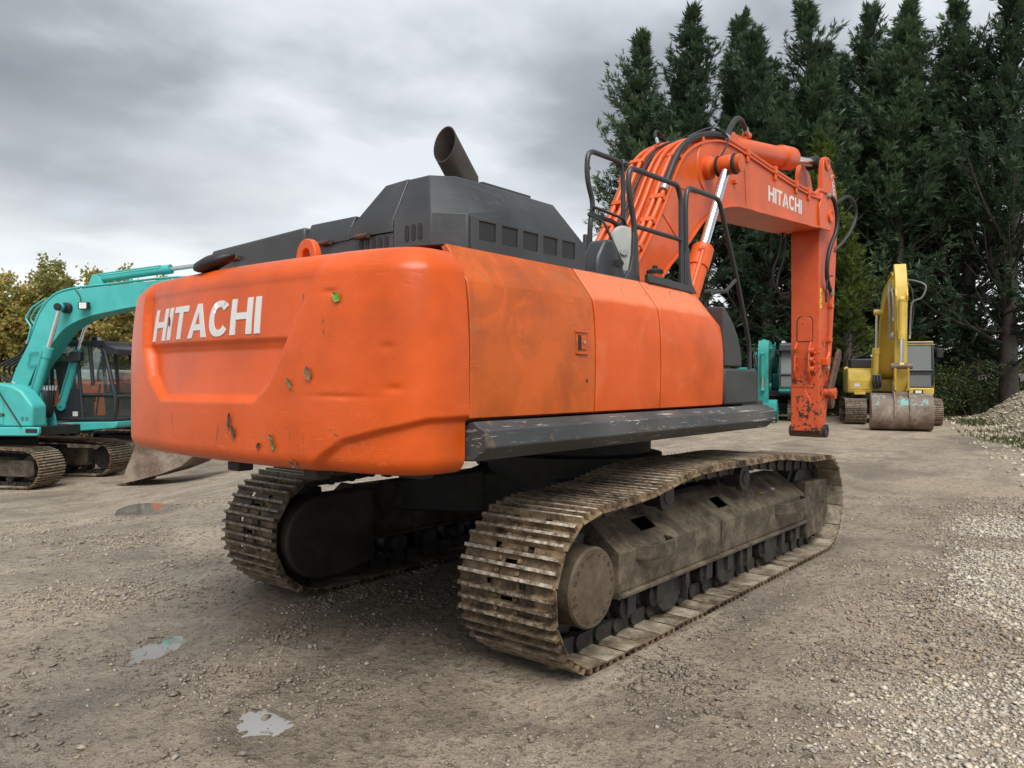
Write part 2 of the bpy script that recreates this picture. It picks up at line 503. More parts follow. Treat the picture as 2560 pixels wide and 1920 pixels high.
def vnoise(x, y, seed=0):
    ix = np.floor(x); iy = np.floor(y); fx = x-ix; fy = y-iy
    fx = fx*fx*(3-2*fx); fy = fy*fy*(3-2*fy)
    a = _h(ix, iy, seed); b = _h(ix+1, iy, seed); c_ = _h(ix, iy+1, seed); d_ = _h(ix+1, iy+1, seed)
    return (a*(1-fx)+b*fx)*(1-fy)+(c_*(1-fx)+d_*fx)*fy


def fbm(x, y, oct_=4, seed=0, gain=.5):
    s_ = 0; amp = 1; tot = 0
    for i in range(oct_):
        s_ = s_ + amp*vnoise(x*2**i, y*2**i, seed+i*17); tot += amp; amp *= gain
    return s_/tot


def sstep(x, a, b):
    t = np.clip((x-a)/(b-a), 0, 1)
    return t*t*(3-2*t)


# ---- lettering: polygons in a unit-height box
def letter_polys():
    st, hb = .25, .185
    H = ([[(0, 0), (st, 0), (st, 1), (0, 1)], [(.76, 0), (.76+st, 0), (.76+st, 1), (.76, 1)], [(st, .42), (.76, .42), (.76, .42+hb), (st, .42+hb)]], 1.01)
    I = ([[(0, 0), (st, 0), (st, 1), (0, 1)]], st)
    T = ([[(.335, 0), (.335+st, 0), (.335+st, 1-hb), (.335, 1-hb)], [(0, 1-hb), (.92, 1-hb), (.92, 1), (0, 1)]], .92)
    A = ([[(0, 0), (.27, 0), (.62, 1), (.42, 1)], [(.81, 0), (1.08, 0), (.66, 1), (.46, 1)], [(.30, .22), (.78, .22), (.72, .22+hb*.95), (.36, .22+hb*.95)]], 1.08)
    arc = []
    n = 24
    def P(a, ro, rv):
        return (.52+ro*math.copysign(abs(math.cos(a))**.86, math.cos(a)), .5+rv*math.copysign(abs(math.sin(a))**.86, math.sin(a)))
    for i in range(n):
        a0 = rad(38) + rad(284)*i/n; a1 = rad(38)+rad(284)*(i+1)/n
        arc.append([P(a0, .27, .32), P(a0, .52, .51), P(a1, .52, .51), P(a1, .27, .32)])
    C = (arc, 1.0)
    return {'H': H, 'I': I, 'T': T, 'A': A, 'C': C}


LET = letter_polys()


def lettering(word, fn, m, parent, gap=.085, n=4, name='letter'):
    """fn(u, v, lift) maps word space (u 0..1 along, v 0..1 up) to 3D; every letter is a part with thickness"""
    tot = sum(LET[c_][1] for c_ in word)+gap*(len(word)-1)
    u0 = 0
    for c_ in word:
        polys, wd = LET[c_]
        mb = MB()
        for q in polys:
            a, b, c2, d_ = [np.array(p, float) for p in q]
            nv = max(1, int(np.linalg.norm(d_-a)*n*1.5+.5)); nu = max(1, int(np.linalg.norm(b-a)*n*1.5+.5))
            def mp(i, j, L):
                s_ = i/nu; t_ = j/nv
                p = (a*(1-s_)+b*s_)*(1-t_)+(d_*(1-s_)+c2*s_)*t_
                return fn((u0+p[0])/tot, p[1], L)
            mb.grid(list(range(nu+1)), list(range(nv+1)), lambda i, j: True, lambda i, j: mp(i, j, 1), lambda i, j: mp(i, j, 0))
        mb.build(name, m, parent, smooth=50)
        u0 += wd+gap
    return tot

# ================================================================== GROUND


def gz(x, y):
    """large-scale fall of the yard: level round the excavator, lower to the far left, a little higher far right"""
    dx_ = x-CAM[0]; dy_ = y-CAM[1]
    s_ = dx_*HR[0]+dy_*HR[1]; t_ = dx_*HF[0]+dy_*HF[1]
    left = -.67*sstep(-s_, 3.0, 8.5)*sstep(t_, 6.5, 13.5)
    right = .15*sstep(t_, 13, 24)*sstep(s_, 1, 8)
    return left+right


PUDDLES = [((-3.50, .80), .28, .14, .30), ((-3.70, -.66), .15, .23, 2.5), ((-.70, 6.75), .50, .22, 1.2)]


def ground_h(x, y):
    s_ = (x-CAM[0])*HR[0]+(y-CAM[1])*HR[1]; t_ = (x-CAM[0])*HF[0]+(y-CAM[1])*HF[1]
    near = 1-sstep(np.hypot(s_, t_), 14, 30)
    n = (fbm(x*.7, y*.7, 3, 3)-.5)*.030
    n = n+(fbm(x*3.1, y*3.1, 4, 11)-.5)*.022
    lump = np.clip(fbm(x*9, y*9, 3, 29)-.52, 0, 1)*.075*sstep(fbm(x*1.3+5, y*1.3, 2, 41), .48, .62)
    # track-pressed lanes running with the machine
    lane = sstep(fbm(x*.22, y*1.25+.6, 2, 53), .52, .62)
    n = n*(1-.55*lane)-.010*lane
    h = (n+lump*(1-lane*.7))*near
    # tyre prints pressed into the fines
    for (ax_, ay_), (bx2, by2) in (((-1.5, -3.05), (9.0, -.75)), ((-5.6, 2.0), (4.0, 5.6)), ((-5.9, 3.7), (3.4, 7.3)), ((1.0, -4.6), (10.5, -2.5))):
        Lp = math.hypot(bx2-ax_, by2-ay_); ux, uy = (bx2-ax_)/Lp, (by2-ay_)/Lp
        l_ = (x-ax_)*ux+(y-ay_)*uy; d_ = -(x-ax_)*uy+(y-ay_)*ux+.25*np.sin(l_*.35)
        band = (1-sstep(np.abs(d_), .15, .20))*sstep(l_, 0, .6)*(1-sstep(l_, Lp-1, Lp))*sstep(fbm(x*.8, y*.8, 3, 131), .40, .55)
        h = h-band*(.006+.012*sstep(np.sin(2*np.pi*(l_/.15+np.abs(d_)*3.2)), -.2, .5))
    # pressed flat under the crawlers
    for yc in (-1.295, 1.295):
        pr = (1-sstep(np.abs(y-yc), .36, .50))*(1-sstep(np.abs(x), 2.35, 2.6))
        h = h*(1-pr)-.004*pr
    for yc in (-1.295, 1.295):
        e_ = np.abs(y-yc)-.40
        h = h+.034*np.exp(-(e_/.055)**2)*(1-sstep(np.abs(x), 2.2, 2.55))*(.35+1.2*fbm(x*6, y*6, 3, 101)-.3)*near
    for (cx, cy), a, b, th in PUDDLES:
        u = (x-cx)*math.cos(th)+(y-cy)*math.sin(th); v = -(x-cx)*math.sin(th)+(y-cy)*math.cos(th)
        q = np.sqrt((u/a)**2+(v/b)**2)+(fbm(x*5+cx, y*5, 3, 71)-.5)*.9
        q = q+(fbm(x*16, y*16, 3, 77)-.5)*.7
        k_ = 1-sstep(q, .55, 1.75)
        h = h*(1-k_*.7)-.033*k_+(fbm(x*21, y*21, 2, 83)-.5)*.020*k_
    return h+gz(x, y)


def axis_pts(lo, hi, d0, far, growth=1.13):
    a = list(np.arange(lo, hi+1e-6, d0)); st = d0
    p = a[-1]
    while p < far: st *= growth; p += st; a.append(p)
    p = a[0]; st = d0
    pre = []
    while p > -far: st *= growth; p -= st; pre.append(p)
    return np.array(pre[::-1]+a)


ss = axis_pts(-5.5, 6.0, .04, 900); tt = axis_pts(2.2, 12.5, .04, 900)
Sg, Tg = np.meshgrid(ss, tt, indexing='ij')
Xg = CAM[0]+Sg*HR[0]+Tg*HF[0]; Yg = CAM[1]+Sg*HR[1]+Tg*HF[1]
Zg = ground_h(Xg, Yg)
ni, nj = Sg.shape
vid = np.arange(ni*nj).reshape(ni, nj)
quads = np.stack([vid[:-1, :-1], vid[1:, :-1], vid[1:, 1:], vid[:-1, 1:]], -1).reshape(-1, 4)


def np_mesh(name, verts, faces, m, smooth=True, attrs=None):
    me = bpy.data.meshes.new(name)
    verts = np.ascontiguousarray(verts, np.float32); faces = np.ascontiguousarray(faces, np.int32)
    me.vertices.add(len(verts)); me.vertices.foreach_set('co', verts.ravel())
    k_ = faces.shape[1]
    me.loops.add(faces.size); me.loops.foreach_set('vertex_index', faces.ravel())
    me.polygons.add(len(faces))
    me.polygons.foreach_set('loop_start', np.arange(0, faces.size, k_, dtype=np.int32))
    me.polygons.foreach_set('use_smooth', np.full(len(faces), smooth, bool))
    if attrs is not None:
        ca = me.color_attributes.new('tint', 'FLOAT_COLOR', 'POINT')
        ca.data.foreach_set('color', np.ascontiguousarray(attrs, np.float32).ravel())
    if m is not None: me.materials.append(m)
    me.update(calc_edges=True)
    return me


def ground_material():
    m, t, b = mat('wet_gravel_mud')
    v = t.coord('Object')
    n0 = t.noise(v, .35, 4, .55, .4)
    n1 = t.noise(v, 1.6, 6, .6, .6)
    n2 = t.noise(v, 9, 7, .65)
    n3 = t.noise(v, 48, 5, .6)
    lane = t.noise(t.scale(v, (.22, 1.25, 1)), 1.0, 3, .5, .3)
    col = t.ramp(n1, [(.30, (.15, .110, .073)), (.42, (.30, .230, .160)), (.58, (.49, .393, .285)), (.74, (.62, .51, .385))])
    col = t.mix(t.step(n0, .52, .68), col, (.42, .325, .225))
    # fine grit
    vor = t.voro(v, 62)
    cellc = t.voro(v, 62, 'F1', 'Color')
    grit = t.step(vor, .55, .25)
    gmask = t.math('MULTIPLY', grit, t.step(n2, .44, .58))
    gcol = t.mix(t.sep(cellc)[0], (.12, .105, .09), (.37, .34, .30))
    col = t.mix(t.math('MULTIPLY', gmask, .65), col, gcol)
    n4 = t.noise(v, 130, 4, .6)
    col = t.mix(.16, col, t.ramp(n4, [(.35, (.05, .04, .03)), (.65, (.5, .44, .36))]))
    col = t.mix(.35, col, t.ramp(n3, [(.3, (.10, .082, .063)), (.7, (.42, .365, .295))]))
    lu = t.noise(v, 17, 5, .6, .5)
    col = t.mix(t.math('MULTIPLY', t.step(lu, .53, .63), .65), col, (.070, .054, .039))  # dark clods, plus shade between stones put into the colour
    # far-reaching darker streaks of gravel
    stk = t.noise(t.scale(v, (.16, .5, 1)), 1.0, 7, .62, .8)
    col = t.mix(t.math('MULTIPLY', t.step(stk, .54, .64), .45), col, (.12, .10, .085))
    wa = t.new('ShaderNodeAttribute'); wa.attribute_name = 'tint'
    wet_shade_p = t.sep(wa.outputs['Color'])[0]
    # wet shine in the smoother lanes and hollows
    wet = t.math('MULTIPLY', t.step(t.math('ADD', t.math('MULTIPLY', n1, .55), t.math('MULTIPLY', lane, .45)), .50, .62), .8)
    wet = t.math('MAXIMUM', wet, wet_shade_p)
    col = t.mix(t.math('MULTIPLY', wet_shade_p, .45), col, (.085, .068, .05))
    col = t.mix(t.math('MULTIPLY', wet, .30), col, t.mix(.5, col, (.10, .088, .072)))
    t.put(b.inputs['Base Color'], col)
    t.put(b.inputs['Roughness'], t.math('SUBTRACT', .82, t.math('MULTIPLY', wet, .60)))
    b.inputs['Specular IOR Level'].default_value = .5
    vb = t.math('MULTIPLY', t.math('SUBTRACT', .6, vor), gmask)
    nb = t.bump(vb, .7, .02)
    nb = t.bump(n2, .9, .045, nb)
    nb = t.bump(lu, .6, .03, nb)
    nb = t.bump(n3, .55, .014, nb)
    nb = t.bump(n4, .4, .006, nb)
    t.put(b.inputs['Normal'], nb)
    return m


GROUND = ground_material()
wet_shade = np.zeros(Xg.shape)
for (cx, cy), a, b_, th in PUDDLES:
    u_ = (Xg-cx)*math.cos(th)+(Yg-cy)*math.sin(th); v_ = -(Xg-cx)*math.sin(th)+(Yg-cy)*math.cos(th)
    q_ = np.sqrt((u_/a)**2+(v_/b_)**2)+(fbm(Xg*4+cx, Yg*4, 3, 71)-.5)*1.2
    wet_shade = np.maximum(wet_shade, 1-sstep(q_, 1.2, 3.0))
wet_shade = np.maximum(wet_shade, .75*(1-sstep(np.hypot((Xg+3.6)/2.3, (Yg+.2)/2.2), .45, 1.15))*sstep(fbm(Xg*.9+2, Yg*.9, 4, 21), .36, .60))
wet_shade = np.maximum(wet_shade, .5*sstep(fbm(Xg*.35+7, Yg*.8, 4, 23), .52, .66)*(1-sstep(np.hypot(Xg, Yg), 14, 25)))
wet_shade = np.maximum(wet_shade, .55*(1-sstep(np.abs(Yg), 1.3, 2.0))*(1-sstep(np.abs(Xg+.6), 2.2, 3.1))*sstep(fbm(Xg*1.2, Yg*1.2, 3, 7), .3, .6))  # ground under the machine darkened too, its shade put into the colour
watt = np.zeros(Xg.shape+(4,)); watt[..., 0] = wet_shade; watt[..., 3] = 1
gme = np_mesh('ground', np.stack([Xg, Yg, Zg], -1).reshape(-1, 3), quads, GROUND, True, watt.reshape(-1, 4))
tag(link('ground', gme), kind='structure')

# puddle water: sheets lying in the hollows
mw, tw, bw = mat('puddle_water')
bw.inputs['Base Color'].default_value = (.17, .15, .12, 1)
bw.inputs['Roughness'].default_value = .03
bw.inputs['IOR'].default_value = 4.0
tw.put(bw.inputs['Normal'], tw.bump(tw.noise(tw.coord(), 14, 2), .015, .01))
WATER = mw
for i, ((cx, cy), a, b_, th) in enumerate(PUDDLES):
    pts = []
    for q in range(28):
        an = 2*math.pi*q/28
        u = a*1.9*math.cos(an); v = b_*1.9*math.sin(an)
        pts.append((cx+u*math.cos(th)-v*math.sin(th), cy+u*math.sin(th)+v*math.cos(th)))
    lev = float(gz(np.array([cx]), np.array([cy]))[0])-.0265
    mb = MB(); mb.add([(x, y, lev) for x, y in pts], [tuple(range(28))])
    tag(mb.build('puddle', WATER, smooth=0), kind='structure')

# ---------------------------------------------------------------- gravel (uncountable pebbles)
OCT_V = np.array([(1, 0, -.1), (.35, .9, .1), (-.8, .6, -.1), (-.9, -.5, .1), (.2, -1, -.05), (.1, .1, .85), (0, -.1, -.8)])
OCT_F = np.array([(0, 1, 5), (1, 2, 5), (2, 3, 5), (3, 4, 5), (4, 0, 5), (1, 0, 6), (2, 1, 6), (3, 2, 6), (4, 3, 6), (0, 4, 6)])


def stones(name, x, y, z, size, tint, m, flat=.6, label=None, cat=None):
    n = len(x)
    sc = size[:, None]*np.stack([rng.uniform(.8, 1.35, n), rng.uniform(.6, 1.0, n), rng.uniform(.45, .8, n)*flat/.6], -1)
    an = rng.uniform(0, 2*np.pi, n); tl = rng.normal(0, .25, n)
    V = OCT_V[None]*sc[:, None, :]*rng.uniform(.82, 1.18, (n, 7, 1))
    zt = V[..., 2]+V[..., 0]*tl[:, None]
    xx = V[..., 0]*np.cos(an)[:, None]-V[..., 1]*np.sin(an)[:, None]
    yy = V[..., 0]*np.sin(an)[:, None]+V[..., 1]*np.cos(an)[:, None]
    P = np.stack([xx+x[:, None], yy+y[:, None], zt+z[:, None]], -1).reshape(-1, 3)
    Fc = (OCT_F[None]+7*np.arange(n)[:, None, None]).reshape(-1, 3)
    at = np.ones((n, 7, 4)); at[..., :3] = tint[:, None, :]
    o = link(name, np_mesh(name, P, Fc, m, True, at.reshape(-1, 4)))
    return tag(o, label, cat, kind='stuff')


def tint_mat(name, rough=.75, bump=.3):
    m, t, b = mat(name)
    a = t.new('ShaderNodeAttribute'); a.attribute_name = 'tint'
    n = t.noise(t.coord(), 60, 4)
    t.put(b.inputs['Base Color'], t.mix(.20, a.outputs['Color'], t.mix(n, (.12, .10, .078), (.50, .44, .36))))
    b.inputs['Roughness'].default_value = rough
    t.put(b.inputs['Normal'], t.bump(n, bump, .004))
    return m


PEB = tint_mat('pebbles', .62)


def scatter(n, smin, smax, tmin, tmax):
    t_ = np.sqrt(rng.uniform(tmin**2, tmax**2, n)) if tmin < 9 else rng.uniform(tmin, tmax, n)
    s_ = rng.uniform(smin, smax, n)*t_
    return CAM[0]+s_*HR[0]+t_*HF[0], CAM[1]+s_*HR[1]+t_*HF[1], s_, t_


# image-space wedge (|s/t| < .72), thinning away from the camera
x, y, s_, t_ = scatter(480000, -.72, .72, 2.6, 11.5)
right = sstep(-(y+2.45-.10*(x+2)), -.15, 1.0)*sstep(x, -4.0, -2.3)            # pale loose gravel, right foreground
pn = fbm(x*.9+3, y*.9, 4, 91); fn_ = fbm(x*3+9, y*3, 3, 97)
lane = sstep(fbm(x*.22, y*1.25+.6, 2, 53), .50, .60)
leftg = sstep(y-.1, 0, 1.0)*(1-lane)*sstep(pn, .40, .56)
dens = .022+.09*sstep(fn_, .45, .65)*sstep(pn, .42, .55)+.80*right*sstep(pn*.7+fn_*.3+.14*right, .40, .56)+.38*leftg
dens *= np.clip(1.25-t_/13, .12, 1)
for (cx, cy), a, b_, th in PUDDLES: dens = dens*np.where(((x-cx)**2+(y-cy)**2) < (max(a, b_)*.75)**2, .12, 1)
und = (np.abs(np.abs(y)-1.295) < .37) & (np.abs(x) < 2.6)
keep = (rng.uniform(0, 1, len(x)) < dens*.72) & ~und
x, y, t_, right = x[keep], y[keep], t_[keep], right[keep]
size = np.clip(rng.lognormal(math.log(.0082), .42, len(x)), .0035, .024)*(1+.15*right)*np.clip(.8+t_/16, .8, 1.5)
z = ground_h(x, y)+size*.18
pal = np.array([(.30, .27, .23), (.20, .18, .155), (.40, .36, .30), (.13, .12, .11), (.46, .43, .38), (.34, .25, .17), (.24, .22, .21)])*1.15
palr = np.array([(.44, .41, .36), (.33, .31, .28), (.54, .51, .46), (.24, .225, .205), (.50, .43, .33), (.40, .38, .36), (.60, .57, .52)])
pi_ = rng.integers(0, 7, len(x))
pale = (rng.uniform(0, 1, len(x)) < right**1.5*sstep(fbm(x*1.1, y*1.1, 2, 33), .42, .58)*1.1)
tint = np.where(pale[:, None], palr[pi_]*np.array([1.0, .96, .88]), np.minimum(pal[pi_], .34)*np.array([.92, .82, .70]))
tint *= rng.uniform(.8, 1.15, (len(x), 1))
stones('gravel', x, y, z, size, tint, PEB, label='loose small pebbles scattered over the wet muddy yard', cat='gravel')
# clods of mud thrown off the crawlers
n = 9000
cx = np.concatenate([rng.normal(-1.9, .45, n//9), rng.normal(-2.7, .75, n//3), rng.uniform(-4.6, -.5, n-n//9-n//3)])
cy = np.concatenate([rng.normal(-2.0, .2, n//9), rng.normal(.1, .6, n//3), rng.uniform(-2.9, 1.6, n-n//9-n//3)])
kk = (fbm(cx*2.2, cy*2.2, 3, 5) > .53) & ~((np.abs(np.abs(cy)-1.295) < .38) & (np.abs(cx) < 2.5))
cx, cy = cx[kk], cy[kk]
size = np.clip(rng.lognormal(math.log(.0085), .5, len(cx)), .003, .032)
MUDC = tint_mat('mud_clods', .6)
stones('mud_clods', cx, cy, ground_h(cx, cy)+size*.25, size, np.tile([(.125, .100, .074)], (len(cx), 1))*rng.uniform(.7, 1.4, (len(cx), 1)), MUDC,
       label='dark crumbs of mud lying behind the crawler tracks', cat='mud')

# ================================================================== CRAWLER PARTS


def shoe_mesh(name, pitch, half, grouser=.030, t=.012, detail=True, m=None):
    """triple-grouser plate: x along the chain, y across, z outward"""
    mb = MB(); L = pitch-(.020 if detail else .014)
    if detail:
        us = [0, .034, .086, .112, L]
        ws = [-half, -.145, -.095, -.045, .045, .095, .145, half]
        def mask(i, j):
            if i == 0 and j in (1, 5): return False          # notches on the leading edge
            if i == 2 and j == 3: return False               # slot between the bolts
            return True
        mb.grid(us, ws, mask, lambda u, w: (u, w, 0), lambda u, w: (u, w, -t))
    else:
        mb.box(0, L, -half, half, -t, 0)
    for u in (.052*pitch/.216, .126*pitch/.216, .196*pitch/.216):
        a = .016*pitch/.216; b = .010*pitch/.216
        prof = [(u-a, -.001), (u+a, -.001), (u+b, grouser), (u-b, grouser)]
        h2 = half-.004
        vs = [(p, -h2, q) for p, q in prof]+[(p, h2, q) for p, q in prof]
        mb.add(vs, [(0, 1, 2, 3), (7, 6, 5, 4)]+[(i, i+4, (i+1) % 4+4, (i+1) % 4) for i in range(4)])
    if detail:
        for u in (.090, .162):
            for w in (-.075, .075):
                mb.lathe([(.018, -.001), (.018, .014), (.013, .018)], (u, w, 0), (0, 0, 1), 6)
    me = mb.mesh(name, m, 30)
    me.materials.append(SHOE_IN); me.materials.append(SHOE_TIP)
    for p in me.polygons:
        if p.normal.z < -.9: p.material_index = 1
        elif p.normal.z > .6 and p.center.z > grouser*.8: p.material_index = 2
    return me


def loop_path(c0, c1, R, top):
    """closed path of the shoe plate: bottom forward, front arc, top back, rear arc"""
    P = []
    for q in np.linspace(c0[0], c1[0], 60): P.append((q, c0[1]-R+(c1[1]-c0[1])*(q-c0[0])/(c1[0]-c0[0])))
    for a in np.linspace(-90, 90, 40)[1:]: P.append((c1[0]+R*math.cos(rad(a)), c1[1]+R*math.sin(rad(a))))
    for p in smooth_path(top, 10)[1:-1]: P.append(p)
    for a in np.linspace(90, 270, 40): P.append((c0[0]+R*math.cos(rad(a)), c0[1]+R*math.sin(rad(a))))
    return np.array(P)


def resample(P, n, phase=0.0):
    Q = np.vstack([P, P[:1]]); d_ = np.linalg.norm(np.diff(Q, axis=0), axis=1); cs = np.concatenate([[0], np.cumsum(d_)])
    tot = cs[-1]; s_ = (np.arange(n)+phase)*tot/n
    return np.stack([np.interp(s_ % tot, cs, Q[:, 0]), np.interp(s_ % tot, cs, Q[:, 1])], -1), tot/n


def make_track(root, yc, path, pitch, shoe_me, chain_m, phase=0.0, link_h=.11, link_y=.10, mud=None):
    n = int(round(np.sum(np.linalg.norm(np.diff(np.vstack([path, path[:1]]), axis=0), axis=1))/pitch))
    P, _ = resample(path, n, phase)
    ch = MB()
    mats = []
    for i in range(n):
        p = P[i]; q = P[(i+1) % n]; d_ = (q-p); Ln = np.linalg.norm(d_); d_ = d_/Ln
        nx, nz = d_[1], -d_[0]
        X = Vector((d_[0], 0, d_[1])); Z = Vector((nx, 0, nz)); Y = Z.cross(X)
        M = Matrix(((X.x, Y.x, Z.x, p[0]), (X.y, Y.y, Z.y, yc), (X.z, Y.z, Z.z, p[1]), (0, 0, 0, 1)))
        mats.append(M)
        for sy in (-1, 1):
            y0 = sy*link_y
            ch.box(.01, pitch-.02, y0-.02, y0+.02, -link_h, -.014, M)
            a = M @ Vector((.04, y0-.035, -link_h*.62)); b2 = M @ Vector((.04, y0+.035, -link_h*.62))
            ch.cyl(a, b2, link_h*.46, n=10)
            oy = Y*(.014 if sy*Y.y > 0 else -.014) if False else Vector((0, .012 if (b2-a).y*sy > 0 else -.012, 0))
            e0 = b2 if (b2-a).y*sy > 0 else a
            ch.cyl(e0-oy, e0+oy, link_h*.26, n=8)
        ch.cyl(M @ Vector((.04, -link_y, -link_h*.62)), M @ Vector((.04, link_y, -link_h*.62)), link_h*.25, n=6)
    chain = ch.build('track', chain_m, root, smooth=40, fix=False)
    for M in mats:
        o = link('track_shoe', shoe_me, chain)
        o.matrix_local = M
    return chain


# ================================================================== THE BIG ORANGE EXCAVATOR
EX = thing('tracked_excavator', 'large orange excavator with dark grey hood and white lettering on its counterweight, nearest the camera', 'excavator', (0, 0, 0))
TOP = [(2.08, .936), (1.60, .945), (1.2, .99), (.75, 1.03), (.1, 1.035), (-.5, 1.045), (-.95, 1.03), (-1.5, .955), (-2.1, .936)]
PATH = loop_path((-2.1, .486), (2.08, .486), .45, TOP)
SHOE_ME = shoe_mesh('track_shoe', .216, .35, .036, .012, True, SHOE)
HUBD = muddy('guard_dark_mud', (.014, .011, .009), (.030, .022, .017), (.055, .042, .030), scale=3)
for sg in (-1, 1):
    yc = 1.295*sg
    make_track(EX, yc, PATH, .216, SHOE_ME, CHAIN, phase=.35 if sg < 0 else .1)
    o = sg                                                     # outward direction
    Y = lambda a: yc+o*a
    # side frame: shell with openings in the sloping top plate
    fr = MB()
    sec = [(.215, .345), (.215, .62), (-.06, .865), (-.20, .865), (-.20, .345)]
    us = [-1.66, -1.22, -1.00, .02, .22, 1.0, 1.2, 1.76]
    def slope(u, w, off):
        a = .215+(-.06-.215)*w; z = .60+(.80-.60)*w
        return (u, Y(a+off*.66), z+off*.75)
    fr.grid(us, [0, .36, .70, 1], lambda i, j: not (j == 1 and i in (1, 3)), lambda u, w: slope(u, w, 0), lambda u, w: slope(u, w, -.02))
    fr.box(-1.66, 1.76, *sorted((Y(.196), Y(.215))), .345, .601)
    fr.box(-1.66, 1.76, *sorted((Y(-.20), Y(-.18))), .345, .80)
    fr.box(-1.66, 1.76, *sorted((Y(-.20), Y(-.062))), .785, .802)
    fr.box(-1.68, 1.78, *sorted((Y(-.22), Y(.245))), .315, .3449)
    # end diaphragm towards the sprocket, rim proud
    fr.prism([(Y(a), z) for a, z in [(.235, .31), (.235, .612), (-.05, .82), (-.21, .82), (-.21, .31)]], -1.70, -1.675, 'x')
    fo = fr.build('track_frame', FRAME_M, EX, smooth=30, bevel=.008)
    sm = MB()
    sm.box(-.155, -.125, *sorted((Y(.214), Y(.224))), .36, .60)
    sm.build('weld_seam', FRAME_M, fo)
    # front idler guard
    g = MB()
    g.prism([(1.765, .715), (2.37, .690), (2.405, .66), (2.415, .33), (2.20, .165), (1.81, .155), (1.765, .20)], *sorted((Y(.07), Y(.232))))
    g.build('idler_guard', FRAME_M, EX, bevel=.015)
    g = MB(); g.box(2.20, 2.29, *sorted((Y(.23), Y(.236))), .455, .475); g.build('guard_slot', UNDER, EX)
    # steps: bent bars welded to the frame
    for x0, x1, z0 in ((-1.46, -1.04, .575), (.98, 1.66, .545)):
        b3 = MB()
        pth = rounded([(x0, Y(.20), z0), (x0+.05, Y(.31), z0), (x1-.05, Y(.31), z0), (x1, Y(.20), z0)], .07, 4)
        n_ = len(pth); vs = []
        for i, p in enumerate(pth):
            tg = (pth[min(i+1, n_-1)]-pth[max(i-1, 0)]).normalized(); nn = Vector((-tg.y, tg.x, 0))
            for a_, b_ in ((-.009, -.05), (.009, -.05), (.009, .05), (-.009, .05)): vs.append(p+nn*a_+Vector((0, 0, b_)))
        b3.add(vs, [(i*4+j, i*4+(j+1) % 4, i*4+4+(j+1) % 4, i*4+4+j) for i in range(n_-1) for j in range(4)]+[(3, 2, 1, 0), tuple((n_-1)*4+j for j in range(4))])
        b3.build('step', FRAME_M, EX, bevel=.004)
    # sprocket, final drive, idler
    s4 = MB(); pr = []
    for i in range(44):
        a = 2*math.pi*i/44; r_ = .385 if (i//1) % 2 else .335
        pr.append((-2.1+r_*math.cos(a), .486+r_*math.sin(a)))
    s4.prism(pr, yc-.045, yc+.045); s4.build('sprocket', CHAIN, EX, bevel=.01)
    h5 = MB(); h5.lathe([(.30, -.05), (.30, .04), (.245, .07), (.235, .255), (.240, .285), (.232, .300), (.228, .302), (0, .304)], (-2.1, yc, .486), (0, o, 0), 40)
    hub = h5.build('final_drive', HUBM, EX, smooth=25)
    bolts = MB()
    for i in range(20):
        a = 2*math.pi*(i+.3*(i % 5 == 0))/20
        bolts.lathe([(.0125, -.002), (.0125, .003), (.010, .004), (.009, -.004), (0, -.004)], (-2.1+.198*math.cos(a), yc+o*.303, .486+.198*math.sin(a)), (0, o, 0), 8)
    bolts.build('bolt_ring', RUST, hub)['kind'] = 'stuff'
    id_ = MB(); id_.lathe([(.05, -.12), (.34, -.11), (.37, -.10), (.37, -.06), (.41, -.05), (.41, .05), (.37, .06), (.37, .10), (.34, .11), (.05, .12)], (2.08, yc, .486), (0, o, 0), 36)
    id_.build('idler', CHAIN, EX)
    # travel motor guard on the inner side
    mg = MB(); pl_ = [(-1.62, .20), (-1.62, .80), (-2.1, .80)]
    for a in np.linspace(90, 270, 14): pl_.append((-2.12+.36*math.cos(rad(a)), .47+.33*math.sin(rad(a))))
    pl_ += [(-1.95, .14)]
    mg.prism(pl_, *sorted((Y(-.40), Y(-.24)))); mg.build('motor_guard', HUBD, EX, bevel=.02)
    # rollers
    for X_ in (-.98, .38):
        r6 = MB(); r6.lathe([(.06, -.13), (.085, -.12), (.085, -.03), (.062, -.02), (.062, .02), (.085, .03), (.085, .13), (.105, .135), (.105, .185), (.06, .19), (.055, .20), (0, .202)], (X_, yc, .885), (0, o, 0), 24)
        r6.box(X_-.05, X_+.05, *sorted((Y(-.19), Y(-.05))), .70, .87)
        r6.build('carrier_roller', CHAIN, EX)
    for i in range(9):
        X_ = -1.52+i*.385
        r6 = MB(); r6.lathe([(.05, -.20), (.085, -.18), (.085, -.10), (.115, -.09), (.115, -.06), (.085, -.05), (.085, .05), (.115, .06), (.115, .09), (.085, .10), (.085, .18), (.05, .20)], (X_, yc, .225), (0, o, 0), 16)
        r6.box(X_-.05, X_+.05, *sorted((Y(.16), Y(.22))), .19, .33)
        r6.build('track_roller', CHAIN, EX)
    for X_ in (-.95, .02, .95):
        g7 = MB(); g7.prism([(X_-.20, .33), (X_+.17, .33), (X_+.15, .16), (X_+.06, .085), (X_-.10, .085), (X_-.18, .15)], *sorted((Y(.17), Y(.195))))
        g7.box(X_+.165, X_+.185, *sorted((Y(.10), Y(.24))), .12, .33)
        g7.build('roller_guard', CHAIN, EX, bevel=.006)
